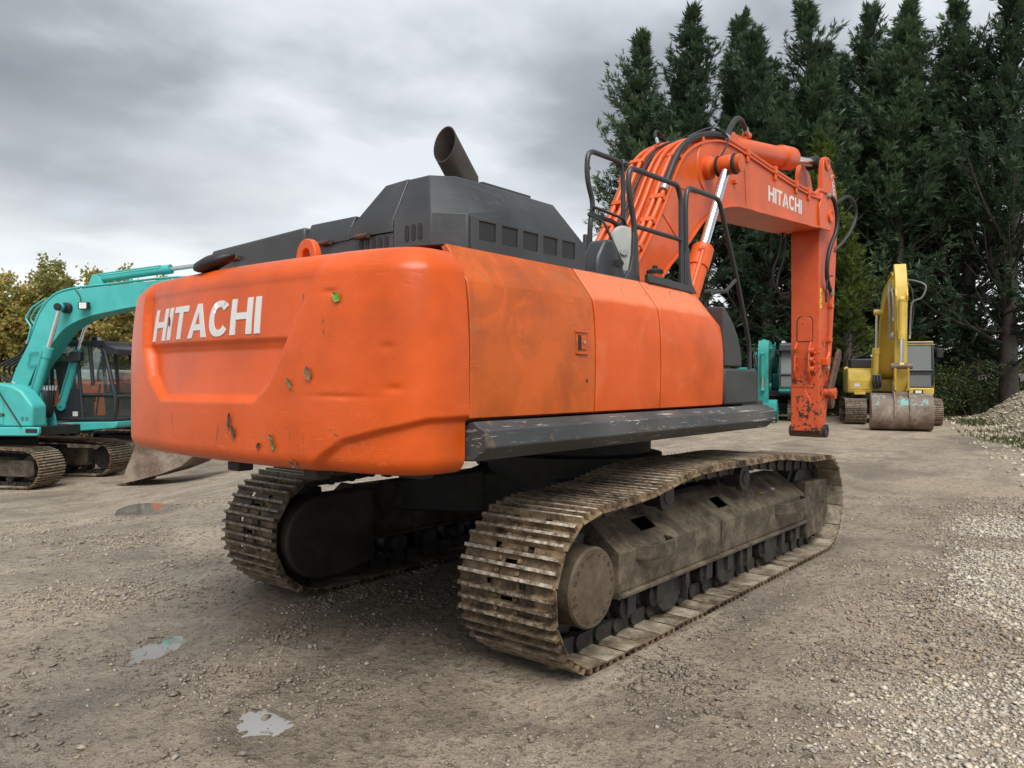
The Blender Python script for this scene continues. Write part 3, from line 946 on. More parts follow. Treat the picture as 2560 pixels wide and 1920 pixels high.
# lower frame and slew ring
cb = MB()
cb.lathe([(.80, 0), (.80, .20), (.70, .22), (.70, .32), (.78, .33), (.78, .40), (.60, .41)], (0, 0, .85), (0, 0, 1), 40)
cb.build('slew_ring', UNDER, EX)
cb = MB()
cb.prism([(-.75, .50), (.75, .50), (.75, .88), (.35, .96), (-.35, .96), (-.75, .88)], -.7, .7)
for sx in (-1, 1):
    for sy in (-1, 1):
        a = [(sx*.15, sy*.55), (sx*.75, sy*.45), (sx*1.15, sy*1.12), (sx*.55, sy*1.12)]
        vs = [(x_, y_, .52) for x_, y_ in a]+[(a[0][0], a[0][1], .93), (a[1][0], a[1][1], .90), (a[2][0], a[2][1], .80), (a[3][0], a[3][1], .82)]
        cb.add(vs, [(0, 1, 2, 3), (7, 6, 5, 4)]+[(i, i+4, (i+1) % 4+4, (i+1) % 4) for i in range(4)])
cb.build('lower_frame', UNDER, EX, bevel=.02)
# ---------------------------------------------------------------- upper frame
uf = MB()
uf.box(-3.05, .95, -1.30, 1.30, 1.27, 1.47); uf.box(-3.3, .9, -.55, .55, 1.235, 1.46)
uf.build('revolving_frame', UNDER, EX, bevel=.02)
bl = MB()
for i in range(26):
    a = 2*math.pi*i/26
    bl.lathe([(.022, 0), (.022, .045)], (.74*math.cos(a), .74*math.sin(a), 1.225), (0, 0, 1), 6)
bl.build('ring_bolts', STEEL, EX)['kind'] = 'stuff'
for yb, xb in ((-.62, -3.33), (.05, -3.38), (-1.02, -2.95)):
    b8 = MB(); b8.box(xb-.05, xb+.05, yb-.06, yb+.06, 1.165, 1.26); b8.build('mounting_block', UNDER, EX, bevel=.008)
for sg in (-1, 1):
    sk = MB()
    x1 = .80
    sec = [(1.46, 1.485), (1.50, 1.495), (1.53, 1.47), (1.575, 1.455), (1.585, 1.365), (1.50, 1.295), (1.40, 1.29), (1.40, 1.45)]
    sk.prism([(sg*a, z) for a, z in sec], -3.04, x1, 'x')
    sk.build('side_skirt', GREY_SCUFF, EX, bevel=.008)


def side_y(z, top=2.41):
    """bulged cross-section of the side doors (distance from the centre line)"""
    return float(np.interp(z, [1.50, 1.62, 1.78, 1.95, 2.10, 2.20, 2.235, 2.33, top], [1.484, 1.490, 1.493, 1.490, 1.480, 1.464, 1.440, 1.368, 1.310]))


bkp = MB(); bkp.box(-3.0, -.2, -1.405, -1.35, 1.50, 2.20); bkp.box(-3.0, -1.2, 1.35, 1.405, 1.50, 2.20); bkp.build('door_backing', UNDER, EX)  # black backing plates added behind the doors so their seams look dark
PZ = [1.513, 1.62, 1.78, 1.95, 2.10, 2.196, 2.204, 2.235, 2.33, 2.40]
for sg in (-1, 1):
    for k_, (x0, x1) in enumerate(((-3.055, -1.929), (-1.913, -1.107), (-1.090, -.03))):
        if sg > 0 and k_ == 2: continue
        mb = MB()
        xs = [x0, x0+.006]+list(np.linspace(x0+.02, x1-.02, 9 if k_ < 2 else 16))+[x1-.006, x1]
        def surf(x_, j, ins=0.0):
            z_ = PZ[j]
            # the front door rounds down towards the cab
            dr = 0
            if k_ == 2: dr = .09*max(0, (x_+.45)/.42)**2
            zz_ = 1.513+(z_-1.513)*(1-dr/.89)
            edge = .004 if (x_ <= x0+1e-6 or x_ >= x1-1e-6) else 0
            dent = 0
            if k_ == 1: dent = .010*math.exp(-((x_+1.66)/.12)**2-((z_-2.02)/.06)**2)+.006*math.exp(-((x_+1.45)/.25)**2-((z_-1.85)/.2)**2)
            return (x_, sg*(side_y(z_)-edge-dent-ins-(dr*.25 if k_ == 2 else 0)), zz_-ins*.4)
        rows = list(range(len(PZ)))
        top_ = lambda i, j: surf(xs[i], j); bot_ = lambda i, j: surf(xs[i], j, .03)
        mb.grid(list(range(len(xs))), rows, lambda i, j: True, top_, bot_)
        # top return towards the hood
        vs = []; 
        for x_ in xs:
            p = surf(x_, len(PZ)-1); vs += [p, (p[0], sg*1.02, p[2]+.02)]
        mb.add(vs, [(2*i, 2*i+2, 2*i+3, 2*i+1) for i in range(len(xs)-1)])
        d9 = mb.build('side_door', ORANGE_WORN if k_ == 0 else ORANGE_DOOR, EX, smooth=15)
        if k_ == 0: d9['label'] = 'scuffed brownish orange rear side door with lock'
        if k_ == 0 and sg < 0:
            yy_ = -side_y(1.9)
            lk = MB(); lk.box(-2.135, -2.03, yy_-.006, yy_+.01, 1.865, 1.985)
            lo_ = lk.build('lock_frame', ORANGE_WORN, d9, bevel=.004)
            lk = MB(); lk.box(-2.122, -2.092, yy_-.0085, yy_, 1.88, 1.97); lk.build('lock_recess', UNDER, d9)
            lk = MB(); lk.box(-2.09, -2.04, yy_-.013, yy_, 1.885, 1.965); lk.build('lock_flap', ORANGE, d9, bevel=.003)
            lk = MB(); lk.lathe([(.011, 0), (.011, .006), (0, .007)], (-2.068, yy_-.013, 1.928), (0, -1, 0), 12); lk.build('key_barrel', STEEL, d9)
            for z_ in (1.862, 1.990):
                lk = MB(); lk.box(-2.14, -2.02, yy_-.012, yy_, z_-.006, z_+.006); lk.build('lock_rim', ORANGE_WORN, d9, bevel=.003)
            hl = MB(); hl.lathe([(.010, 0), (.010, .002), (0, .002)], (-2.02, -side_y(1.70)-.001, 1.70), (0, -1, 0), 12); hl.build('bolt_hole', UNDER, d9)
    if sg > 0: continue
    # dark front cover, rounded forwards, and box below it
    fc = MB()
    arc = [(-.022, 2.30), (.02, 2.275), (.10, 2.22), (.18, 2.155), (.25, 2.075), (.30, 1.99), (.33, 1.90), (.34, 1.83), (.335, 1.815), (-.022, 1.815)]
    fc.prism(arc, *sorted((sg*1.47, sg*.85)))
    fc.build('front_cover', GREY_D, EX, bevel=.03, seg=3)
    fc = MB(); fc.prism([(-.02, 1.505), (.655, 1.505), (.665, 1.74), (.63, 1.80), (-.02, 1.80)], *sorted((sg*1.485, sg*.80)))
    fc.build('tool_box', GREY_D, EX, bevel=.02, seg=2)

# ---------------------------------------------------------------- counterweight
half_plan = [(-3.065, -1.492), (-3.20, -1.487), (-3.32, -1.450), (-3.42, -1.35), (-3.485, -1.18), (-3.535, -.90), (-3.575, -.50), (-3.59, 0)]
ctrl = half_plan+[(x_, -y_) for x_, y_ in half_plan[-2::-1]]
dense = np.array(smooth_path(ctrl, 30))
dl = np.concatenate([[0], np.cumsum(np.linalg.norm(np.diff(dense, axis=0), axis=1))])
NP_ = 300
ul = np.linspace(0, dl[-1], NP_)
plan = np.stack([np.interp(ul, dl, dense[:, 0]), np.interp(ul, dl, dense[:, 1])], -1)
tg_ = np.gradient(plan, axis=0); tg_ /= np.linalg.norm(tg_, axis=1)[:, None]
nrm = np.stack([tg_[:, 1], -tg_[:, 0]], -1)                 # inward
if nrm[NP_//2, 0] < 0: nrm = -nrm
CZ0, CZ1 = 1.235, 2.365
poly_in = np.array([(.66, 1.562), (.86, 1.70), (.97, 1.90), (1.02, 2.12), (1.03, 2.6), (-1.06, 2.6), (-.90, 2.31), (-.73, 2.00), (-.53, 1.67), (-.40, 1.572)])   # recess outline in (y, z)


def seg_sd(y_, z_):
    """signed distance to the recess polygon, positive inside"""
    d_ = np.full(np.shape(y_), 9.0); inside = np.zeros(np.shape(y_), bool); n_ = len(poly_in)
    for i in range(n_):
        a = poly_in[i]; b = poly_in[(i+1) % n_]; e = b-a
        wy = y_-a[0]; wz = z_-a[1]; t_ = np.clip((wy*e[0]+wz*e[1])/(e@e), 0, 1)
        d_ = np.minimum(d_, np.hypot(wy-e[0]*t_, wz-e[1]*t_))
        c1 = (a[1] <= z_) & (b[1] > z_); c2 = (a[1] > z_) & (b[1] <= z_)
        cr = e[0]*wz-e[1]*wy
        inside ^= (c1 & (cr < 0)) | (c2 & (cr > 0))
    return np.where(inside, d_, -d_)


def cw_inset(y_, z_, ulen):
    """inward offset of the counterweight skin"""
    ins = .055*np.clip((z_-1.75)/.6, 0, 1)**2
    rb = .085; q = np.clip((CZ0+rb-z_)/rb, 0, 1); ins = ins+rb*(1-np.sqrt(np.clip(1-q*q, 0, 1)))
    ins = ins+np.interp(z_, [2.235, 2.255, 2.27, 2.325, 2.345, 2.358, 2.365], [0, .003, .010, .050, .070, .095, .14])
    sd = seg_sd(y_, z_)
    m_ = sstep(sd, 0.0, .050)
    fade = 1-sstep(z_, 2.20, 2.33)*.75
    D = np.interp(z_, [1.55, 1.60, 1.72, 1.865, 1.90, 1.925, 2.3], [.036, .041, .054, .068, .058, .042, .036])
    ins = ins+m_*D*fade
    # pressed lower right edge
    arc_r = ulen
    zc = np.interp(arc_r, [0, .25, .50, .72, .86, 1.0], [1.53, 1.525, 1.47, 1.415, 1.33, 1.22])
    ins = ins+.030*sstep(zc-z_, 0.0, .035)*(1-sstep(arc_r, .86, 1.0))
    # knocks
    for (cy_, cz_, ay, az, dp_) in ((-.95, 2.14, .05, .015, .008), (-1.02, 1.62, .16, .012, .006), (-1.30, 1.86, .03, .02, .006), (-1.34, 1.66, .03, .02, .008), (-1.1, 1.90, .35, .25, .006)):
        ins = ins+dp_*np.exp(-((y_-cy_)/ay)**2-((z_-cz_)/az)**2)
    return ins


zl = np.concatenate([CZ0+.085*(1-np.cos(np.linspace(0, math.pi/2, 9))), np.linspace(CZ0+.095, CZ1-.135, 118), CZ1-.13+.13*np.sin(np.linspace(0, math.pi/2, 12))])
Ug, Zc = np.meshgrid(np.arange(NP_), zl, indexing='ij')
Yc = plan[:, 1][Ug]
ins = cw_inset(Yc, Zc, ul[Ug])
PX = plan[:, 0][Ug]+nrm[:, 0][Ug]*ins; PY = plan[:, 1][Ug]+nrm[:, 1][Ug]*ins
nv_ = np.stack([PX, PY, Zc], -1).reshape(-1, 3)
nz_ = len(zl); idg = np.arange(NP_*nz_).reshape(NP_, nz_)
qd = np.stack([idg[:-1, :-1], idg[1:, :-1], idg[1:, 1:], idg[:-1, 1:]], -1).reshape(-1, 4)
cme = bpy.data.meshes.new('counterweight')
fl = [tuple(q) for q in qd.tolist()]+[tuple(idg[:, -1].tolist()), tuple(idg[::-1, 0].tolist()), tuple(idg[0, ::-1].tolist()+idg[-1, :].tolist())]
cme.from_pydata(nv_.tolist(), [], fl)
bm = bmesh.new(); bm.from_mesh(cme); bmesh.ops.recalc_face_normals(bm, faces=bm.faces); bm.to_mesh(cme); bm.free()
cme.materials.append(ORANGE); cme.polygons.foreach_set('use_smooth', [True]*len(cme.polygons)); cme.set_sharp_from_angle(angle=rad(60))
CW = link('counterweight', cme, EX)


def cw_pt(y_, z_, lift=.003):
    u_ = np.interp(y_, plan[:, 1], ul)
    px = np.interp(u_, ul, plan[:, 0]); nx_ = np.interp(u_, ul, nrm[:, 0]); ny_ = np.interp(u_, ul, nrm[:, 1])
    i_ = float(cw_inset(np.array([y_]), np.array([z_]), np.array([u_]))[0])-lift
    return (px+nx_*i_, y_+ny_*i_, z_)


def cw_frame(y_, z_):
    p = Vector(cw_pt(y_, z_, 0)); a = Vector(cw_pt(y_+.01, z_, 0)); b = Vector(cw_pt(y_, z_+.01, 0))
    ty = (a-p).normalized(); tz = (b-p).normalized(); nn = tz.cross(ty).normalized()
    if nn.x > 0: nn = -nn
    return p, ty, tz, nn


lettering('HITACHI', lambda u, v, L: cw_pt(.885-u*1.275+.045*(.5-v)*(1-u), 1.942+.010*u+v*.202, .004 if L else -.004), WHITE, CW, gap=.13, n=6)

ey = MB()
arcp = []
for a in np.linspace(0, 180, 17): arcp.append((-.50+.088*math.cos(rad(a)), 2.375+.105*math.sin(rad(a))))
arcp += [(-.588, 2.33), (-.542, 2.33)]
for a in np.linspace(180, 0, 13): arcp.append((-.50+.040*math.cos(rad(a)), 2.375+.050*math.sin(rad(a))))
arcp += [(-.460, 2.33), (-.412, 2.33)]
for xe in (-3.30,):
    ey.prism(arcp, xe-.022, xe+.022, 'x')
ey.build('lifting_eye', ORANGE, CW, bevel=.006)
# rear mirror pod on the counterweight's edge
pod = MB()
pf = [(0, -.17), (.05, -.155), (.085, -.10), (.10, 0), (.085, .09), (.05, .14), (0, .16)]
pod.lathe([(r_, h_) for r_, h_ in pf], (0, 0, 0), (0, 1, 0), 24)
po = pod.build('mirror_pod', RUBBER, EX, smooth=60)
po.matrix_local = Matrix.Translation((-3.40, .32, 2.415)) @ Euler((rad(-10), rad(-18), rad(8))).to_matrix().to_4x4() @ Matrix.Diagonal((1.0, 1.0, .48, 1))
pb = MB(); pb.cyl((-3.38, .34, 2.30), (-3.38, .34, 2.40), .03, n=12); pb.build('mirror_bracket', ORANGE, EX)

# leaves stuck to the wet paint (each its own thing)


def leaf_obj(y_, z_, L, wd, rot, m, label, curl=.005):
    p, ty, tz, nn = cw_frame(y_, z_)
    c_, s_ = math.cos(rot), math.sin(rot)
    ax = tz*c_+ty*s_; sd_ = ty*c_-tz*s_
    mb = MB(); n_ = 8; rows = []
    for i in range(n_+1):
        t_ = i/n_; w_ = wd*math.sin(math.pi*min(1, t_*.96+.02))**.8*(1.15-.5*t_)
        rows.append([p+ax*(t_-.5)*L+sd_*w_*q+nn*(.004+curl*abs(q)**1.5*(1+.5*math.sin(9*t_))+.35*curl*t_) for q in (-1, -.5, 0, .5, 1)])
    mb.grid(list(range(n_+1)), list(range(5)), lambda i, j: True, lambda i, j: rows[i][j]+nn*.0012, lambda i, j: rows[i][j])
    mb.tube([p-ax*L*.5, p-ax*L*.72+nn*.004], .0013, 5)
    o_ = mb.build('leaf', m, None, smooth=60)
    return tag(o_, label, 'leaf', 'leaves stuck to the orange counterweight')


LEAFG = plain('green_leaf', (.13, .26, .035), .5, vary=.3, scale=60)
LEAFB = plain('brown_leaf', (.20, .115, .065), .7, vary=.35, scale=60)
LEAFD = plain('dark_wet_leaf', (.055, .042, .03), .55, vary=.4, scale=60)
LEAFO = plain('olive_leaf', (.10, .13, .05), .6, vary=.3, scale=60)
leaf_obj(-1.005, 2.11, .062, .026, .9, LEAFG, 'bright green leaf stuck high on the orange counterweight')
leaf_obj(-.835, 1.735, .075, .026, .35, LEAFB, 'pale brown dry leaf stuck mid-height on the counterweight')
leaf_obj(-.585, 1.83, .055, .014, .2, LEAFD, 'dark curled leaf beside the slanted recess edge')
leaf_obj(-.70, 1.685, .065, .012, .6, LEAFO, 'narrow olive leaf below the dark curled one')
leaf_obj(-.185, 1.475, .085, .016, -.15, LEAFD, 'long dark leaf hanging below the recess, upper of a pair')
leaf_obj(-.225, 1.415, .075, .020, .3, LEAFD, 'dark leaf low below the recess, lower of a pair')
leaf_obj(-.56, 1.40, .040, .014, 1.1, LEAFO, 'small olive leaf low on the counterweight, upper of a cluster')
leaf_obj(-.575, 1.36, .055, .015, .5, LEAFO, 'olive green leaf low on the counterweight, lower of a cluster')
leaf_obj(-.455, 1.352, .038, .016, -.7, LEAFD, 'small dark triangular leaf near the counterweight bottom')
leaf_obj(.63, 2.06, .060, .010, .1, LEAFD, 'thin dark leaf stuck on the white letter T')
leaf_obj(-.715, 1.275, .045, .026, .4, LEAFB, 'crumpled pale leaf at the bottom edge of the counterweight')

# ---------------------------------------------------------------- engine hood
def loft(mb, loops, cap_top=True, cap_bot=False):
    n_ = len(loops[0]); o_ = len(mb.v)
    vs = [p for lp in loops for p in lp]
    fs = [(i*n_+j, i*n_+(j+1) % n_, (i+1)*n_+(j+1) % n_, (i+1)*n_+j) for i in range(len(loops)-1) for j in range(n_)]
    if cap_top: fs.append(tuple((len(loops)-1)*n_+j for j in range(n_)))
    if cap_bot: fs.append(tuple(range(n_-1, -1, -1)))
    mb.add(vs, fs)


hd = MB()
lo_plan = [(-1.69, -1.235), (-2.80, -1.235), (-2.95, -1.10), (-2.95, -.80), (-1.69, -.80)]
up_plan = [(-1.78, -1.06), (-2.71, -1.06), (-2.825, -.96), (-2.825, -.80), (-1.78, -.80)]
loft(hd, [[(x_, y_, 2.405) for x_, y_ in lo_plan], [(x_, y_, 2.605) for x_, y_ in lo_plan], [(x_, y_, 2.858) for x_, y_ in up_plan]])
hood = hd.build('engine_hood', GREY, EX, bevel=.008)
# louvred band on the right: plate with five openings over dark mesh
xw = [-1.685]
for i in range(5): xw += [-1.80-.196*i, -1.80-.196*i-.142]
xw.append(-2.79)
xw = sorted(xw)
bd = MB()
bd.grid(xw, [2.41, 2.475, 2.580, 2.60], lambda i, j: not (j == 1 and i % 2 == 1), lambda u, w: (u, -1.252, w), lambda u, w: (u, -1.2365, w))
bd.build('louvre_panel', GREY, hood, bevel=.003)
MESHM = plain('fine_black_mesh', (.018, .019, .020), .6)
for i in range(5):
    w_ = MB(); w_.box(-1.80-.196*i-.140, -1.80-.196*i-.002, -1.2445, -1.2375, 2.477, 2.578); w_.build('vent_screen', MESHM, hood)
# rear doors of the hood, stepping down to the left
d1 = MB()
loft(d1, [[(-2.953, -.797, 2.54), (-2.953, -.42, 2.54), (-1.75, -.42, 2.54), (-1.75, -.797, 2.54)], [(-2.953, -.797, 2.60), (-2.953, -.42, 2.60), (-1.75, -.42, 2.60), (-1.75, -.797, 2.60)],
          [(-2.828, -.797, 2.861), (-2.828, -.60, 2.852), (-1.80, -.60, 2.852), (-1.80, -.797, 2.861)]])
d1.build('hood_door', GREY, hood, bevel=.006)
d2 = MB()
loft(d2, [[(-2.953, -.416, 2.535), (-2.953, .02, 2.53), (-1.75, .02, 2.53), (-1.75, -.416, 2.535)], [(-2.953, -.416, 2.585), (-2.953, .02, 2.585), (-1.75, .02, 2.585), (-1.75, -.416, 2.585)],
          [(-2.90, -.416, 2.685), (-2.90, .02, 2.685), (-1.80, .02, 2.685), (-1.80, -.416, 2.685)]])
d2.build('hood_door', GREY, hood, bevel=.006)
d3 = MB()
d3.prism([(.025, 2.40), (1.10, 2.40), (1.17, 2.50), (1.12, 2.625), (.025, 2.665)], -2.955, -1.72, 'x')
d3.build('radiator_cover', GREY, hood, bevel=.02)
hb = MB(); hb.box(-2.945, -1.72, -.797, .02, 2.38, 2.534); hb.build('hood_base', GREY, hood)
for y_ in (-.55, -.20, .80):
    h_ = MB(); h_.cyl((-2.967, y_-.055, 2.537), (-2.967, y_+.055, 2.537), .016, n=10); h_.build('hinge', RUST, hood)


def slot(y_, z0, z1, xx):
    mb = MB(); pts = []
    w_ = .015
    for a in np.linspace(0, 180, 7): pts.append((y_+w_*math.cos(rad(a)), z1-w_+w_*math.sin(rad(a))))
    for a in np.linspace(180, 360, 7): pts.append((y_+w_*math.cos(rad(a)), z0+w_+w_*math.sin(rad(a))))
    mb.prism(pts, xx-.002, xx+.004, 'x'); mb.build('vent_slot', MESHM, hood)


for y_ in (-1.02, -.968, -.916): slot(y_, 2.47, 2.56, -2.952)
for i in range(5): slot(-.74+.055*i, 2.44, 2.522, -2.9475)
lid = MB(); lid.box(-2.45, -1.98, -1.03, -.88, 2.861, 2.885); lid.build('hood_lid', GREY, hood, bevel=.005)
# exhaust: upright stub then an elbow leaning back, cut off square to the ground
ex = MB()
n_ = 28; ro, ri = .093, .087
c0 = Vector((-2.30, -.74, 2.80)); c1 = Vector((-2.30, -.74, 2.965)); dirn = Vector((-.68, 0, .73)).normalized()
rings = []
for rr_ in (ro, ri):
    r0_ = []; r1_ = []; r2_ = []
    for j in range(n_):
        a = 2*math.pi*j/n_; ox = Vector((math.cos(a)*rr_, math.sin(a)*rr_, 0))
        r0_.append(c0+ox)
        # mitre: plane half-way between the axes
        mid_n = (Vector((0, 0, 1))+dirn).normalized()
        p = c1+ox; p = p+Vector((0, 0, 1))*(-(p-c1).dot(mid_n)/mid_n.z); r1_.append(p)
        cutn = Vector((-.985, 0, .17)); cpt = Vector((-2.475, -.74, 3.155))
        q = p+dirn*((cpt-p).dot(cutn)/dirn.dot(cutn)); r2_.append(q)
    rings.append((r0_, r1_, r2_))
vs = rings[0][0]+rings[0][1]+rings[0][2]+rings[1][2]+rings[1][1]+rings[1][0]
ex.add(vs, [(i*n_+j, i*n_+(j+1) % n_, (i+1)*n_+(j+1) % n_, (i+1)*n_+j) for i in range(5) for j in range(n_)])
ex.build('exhaust_pipe', EXH, hood, smooth=30)
# ---------------------------------------------------------------- deck, handrails, mirror, tank filler
dk = MB()
dk.box(-1.68, -.20, -1.29, -.45, 2.36, 2.415); dk.build('tank_deck', GREY, EX, bevel=.01)
tk = MB(); tk.box(-1.70, -.05, -1.25, -.46, 1.48, 2.355); tk.build('fuel_tank', ORANGE, EX, bevel=.02)
bt = MB(); bt.prism([(-1.00, 2.405), (-.28, 2.385), (-.28, 2.44), (-1.00, 2.465)], -1.335, -1.30); bt.build('deck_edge_beam', BLACK_STEEL, EX, bevel=.006)


def rail(pts, r=.020, name='handrail', rnd=.09): 
    mb = MB(); mb.tube(rounded(pts, rnd, 6), r, 10); return mb.build(name, BLACK_STEEL, EX)


Y2 = -1.27
rail([(-1.09, Y2, 2.40), (-1.095, Y2, 2.82), (-1.18, Y2, 3.06), (-1.165, Y2, 3.20), (-.44, Y2, 3.215), (-.385, Y2, 3.12), (-.37, Y2, 2.40)])
rail([(-1.09, Y2, 2.80), (-.375, Y2, 2.80)], .017)
rail([(-.28, Y2, 2.40), (-.31, Y2, 3.08), (-.28, Y2, 3.23), (.35, Y2+.02, 3.255), (.78, Y2+.03, 2.58), (1.10, Y2+.05, 2.02), (1.10, Y2+.05, 1.52)], .021)
Y1 = -.80
rail([(-.96, Y1, 2.40), (-.95, Y1, 2.90), (-.905, Y1, 3.05), (-1.00, Y1, 3.24), (-.985, Y1, 3.45), (-.50, Y1, 3.46), (-.47, Y1, 3.30), (-.47, Y1, 2.40)])
rail([(-.96, Y1, 2.965), (-.62, Y1, 2.965), (-.48, Y1, 2.92)], .018)
rail([(-.97, Y1-.03, 3.02), (-.50, Y1-.03, 3.0), (-.46, Y1-.03, 2.92)], .012)
for x_, dirx in ((-1.09, -1), (-.28, 1)):
    mb = MB(); q = dirx
    mb.prism([(x_-.03*q, 2.75), (x_+.025*q, 2.75), (x_+.035*q, 2.60), (x_+.07*q, 2.48), (x_+.16*q, 2.40), (x_-.06*q, 2.40)], Y2-.012, Y2+.012); mb.build('rail_foot', BLACK_STEEL, EX, bevel=.004)
mb = MB(); mb.prism([(-1.06, 2.40), (-1.05, 2.80), (-.99, 2.80), (-.965, 2.60), (-.93, 2.40)], -.83, -.80); mb.build('rail_foot', BLACK_STEEL, EX, bevel=.006)
fm = MB(); fm.box(.70, 1.18, -1.32, -.60, 1.44, 1.52); fm.build('front_step', BLACK_STEEL, EX, bevel=.01)
# oval mirror (seen from behind) on its arm, and its dark foot
ov = MB(); pts = []
for a in np.linspace(0, 180, 13): pts.append((.090*math.cos(rad(a)), .095+.090*math.sin(rad(a))))
for a in np.linspace(180, 360, 13): pts.append((.090*math.cos(rad(a)), -.095+.090*math.sin(rad(a))))
loft(ov, [[(x_*1, -.02, z_) for x_, z_ in pts], [(x_, 0, z_) for x_, z_ in pts], [(x_*.8, .012, z_*.88) for x_, z_ in pts]], True, True)
ov.lathe([(.030, 0), (.030, .018), (.012, .02), (0, .02)], (0, .012, -.02), (0, 1, 0), 16)
oo = ov.build('mirror', PLASTIC, EX, smooth=25)
oo.matrix_local = Matrix.Translation((-.96, -1.10, 2.665)) @ Matrix.Rotation(rad(135), 4, 'Z') @ Matrix.Rotation(rad(8), 4, 'X')
ar = MB(); ar.tube(rounded([(-1.02, -.83, 2.95), (-1.10, -1.02, 2.86), (-1.03, -1.13, 2.56), (-1.10, -1.16, 2.53)], .04, 4), .010, 8); ar.cyl((-1.14, -1.18, 2.54), (-1.05, -1.13, 2.55), .026, n=12); ar.build('mirror_arm', RUBBER, EX)
mf = MB(); mf.prism([(-1.40, 2.40), (-1.02, 2.40), (-1.05, 2.52), (-1.19, 2.70), (-1.29, 2.69), (-1.38, 2.56)], -1.16, -1.02); mf.build('mirror_housing', GREY, EX, bevel=.02)
fc = MB(); fc.cyl((-.34, -1.02, 2.38), (-.34, -1.02, 2.56), .062, n=24); fc.build('filler_neck', ORANGE, EX)
fc = MB(); fc.lathe([(.068, 0), (.070, .022), (.055, .036), (.022, .038), (.022, .062), (.014, .068), (0, .068)], (-.34, -1.02, 2.56), (0, 0, 1), 24); fc.build('filler_cap', RUBBER, EX)
gh = MB(); gh.tube(rounded([(.12, -1.28, 2.43), (.30, -1.30, 2.455), (.36, -1.31, 2.46), (.56, -1.31, 2.575)], .02, 3), .016, 8); gh.cyl((.10, -1.31, 2.43), (.10, -1.25, 2.43), .028, n=12); gh.build('grab_handle', BLACK_STEEL, EX)
# cab (stands on the far left of the boom)
cabm = MB(); cabm.prism([(-.95, 1.50), (.95, 1.50), (1.05, 2.25), (.80, 3.02), (.65, 3.10), (-.80, 3.10), (-.95, 3.0)], .62, 1.46)
cabo = cabm.build('cab', BLACK_STEEL, EX, bevel=.05, seg=3)
gp = MB(); gp.prism([(-.05, 2.10), (.82, 2.10), (.98, 2.26), (.76, 2.94), (-.05, 2.94)], .608, .617); gp.build('window', GLASS, cabo)
gp = MB(); gp.prism([(-.80, 2.10), (-.15, 2.10), (-.15, 2.94), (-.80, 2.94)], .608, .617); gp.build('window', GLASS, cabo)
gp = MB(); gp.box(-.962, -.953, .72, 1.36, 2.2, 2.94); gp.build('window', GLASS, cabo)

# ---------------------------------------------------------------- boom
BR, BL_ = -.36, .28
b_top = smooth_path([(.02, 2.12), (.28, 2.50), (.52, 2.81), (.76, 3.09), (1.00, 3.40), (1.28, 3.82), (1.47, 4.04), (1.74, 4.21), (2.12, 4.345), (2.53, 4.42), (3.1, 4.41), (3.8, 4.38), (4.58, 4.35), (5.27, 4.345), (5.78, 4.37), (6.08, 4.40)], 4)
b_tip = [(6.20, 4.36), (6.30, 4.26), (6.33, 4.15), (6.28, 4.03), (6.16, 3.985)]
b_bot = smooth_path([(5.95, 3.97), (5.50, 3.915), (5.15, 3.895), (4.32, 3.84), (3.57, 3.79), (2.96, 3.755), (2.70, 3.72), (2.40, 3.645), (1.98, 3.46), (1.54, 3.115), (1.07, 2.78), (.62, 2.30), (.40, 2.0)], 4)
b_foot = [(.30, 1.88), (.18, 1.83), (.06, 1.88), (0, 2.0)]
outline = b_top+b_tip+b_bot+b_foot
bo = MB(); bo.prism(outline, BR+.012, BL_-.012)
boom = bo.build('boom', ORANGE_BOOM, EX, smooth=25)


def strip(path, off, th, y0, y1, name, m=ORANGE_BOOM):
    P = np.array(path); tg2 = np.gradient(P, axis=0); tg2 /= np.linalg.norm(tg2, axis=1)[:, None]
    nn = np.stack([-tg2[:, 1], tg2[:, 0]], -1)
    mb = MB(); vs = []
    for p, q in zip(P, nn):
        a = p+q*off; b = p+q*(off+th)
        vs += [(a[0], y0, a[1]), (a[0], y1, a[1]), (b[0], y1, b[1]), (b[0], y0, b[1])]
    N_ = len(P)
    mb.add(vs, [(i*4+j, i*4+(j+1) % 4, i*4+4+(j+1) % 4, i*4+4+j) for i in range(N_-1) for j in range(4)]+[(3, 2, 1, 0), tuple((N_-1)*4+j for j in range(4))])
    return mb.build(name, m, boom, smooth=25, bevel=.004)


strip(b_top, -.018, .026, BR-.012, BL_+.012, 'top_flange')
strip(b_bot, -.018, .026, BR-.012, BL_+.012, 'bottom_flange')
# boss plates: cylinder pin, tip
bp = MB(); bp.lathe([(.30, 0), (.29, .012), (0, .013)], (2.07, BR+.011, 4.03), (0, -1, 0), 36); bp.build('pin_boss_plate', ORANGE_BOOM, boom)
bp = MB(); bp.lathe([(.125, 0), (.125, .07), (.085, .10), (.085, .18)], (1.99, BR+.01, 4.01), (0, -1, 0), 28); bp.build('cylinder_pin', ORANGE_BOOM, boom); bp = MB(); bp.lathe([(.125, 0), (.125, .07), (.085, .10), (.085, .40)], (1.99, BL_-.01, 4.01), (0, 1, 0), 28); bp.build('cylinder_pin', ORANGE_BOOM, boom)
bp = MB(); pl_ = [(5.72, 3.93)]
for a in np.linspace(-75, 100, 16): pl_.append((6.13+.225*math.cos(rad(a)), 4.17+.225*math.sin(rad(a))))
pl_ += [(5.78, 4.36), (5.70, 4.25)]
bp.prism(pl_, BR-.018, BR+.012); bp.build('tip_plate', ORANGE_BOOM, boom, bevel=.008)
bp = MB(); bp.prism(pl_, BL_-.012, BL_+.018); bp.build('tip_plate', ORANGE_BOOM, boom, bevel=.008)
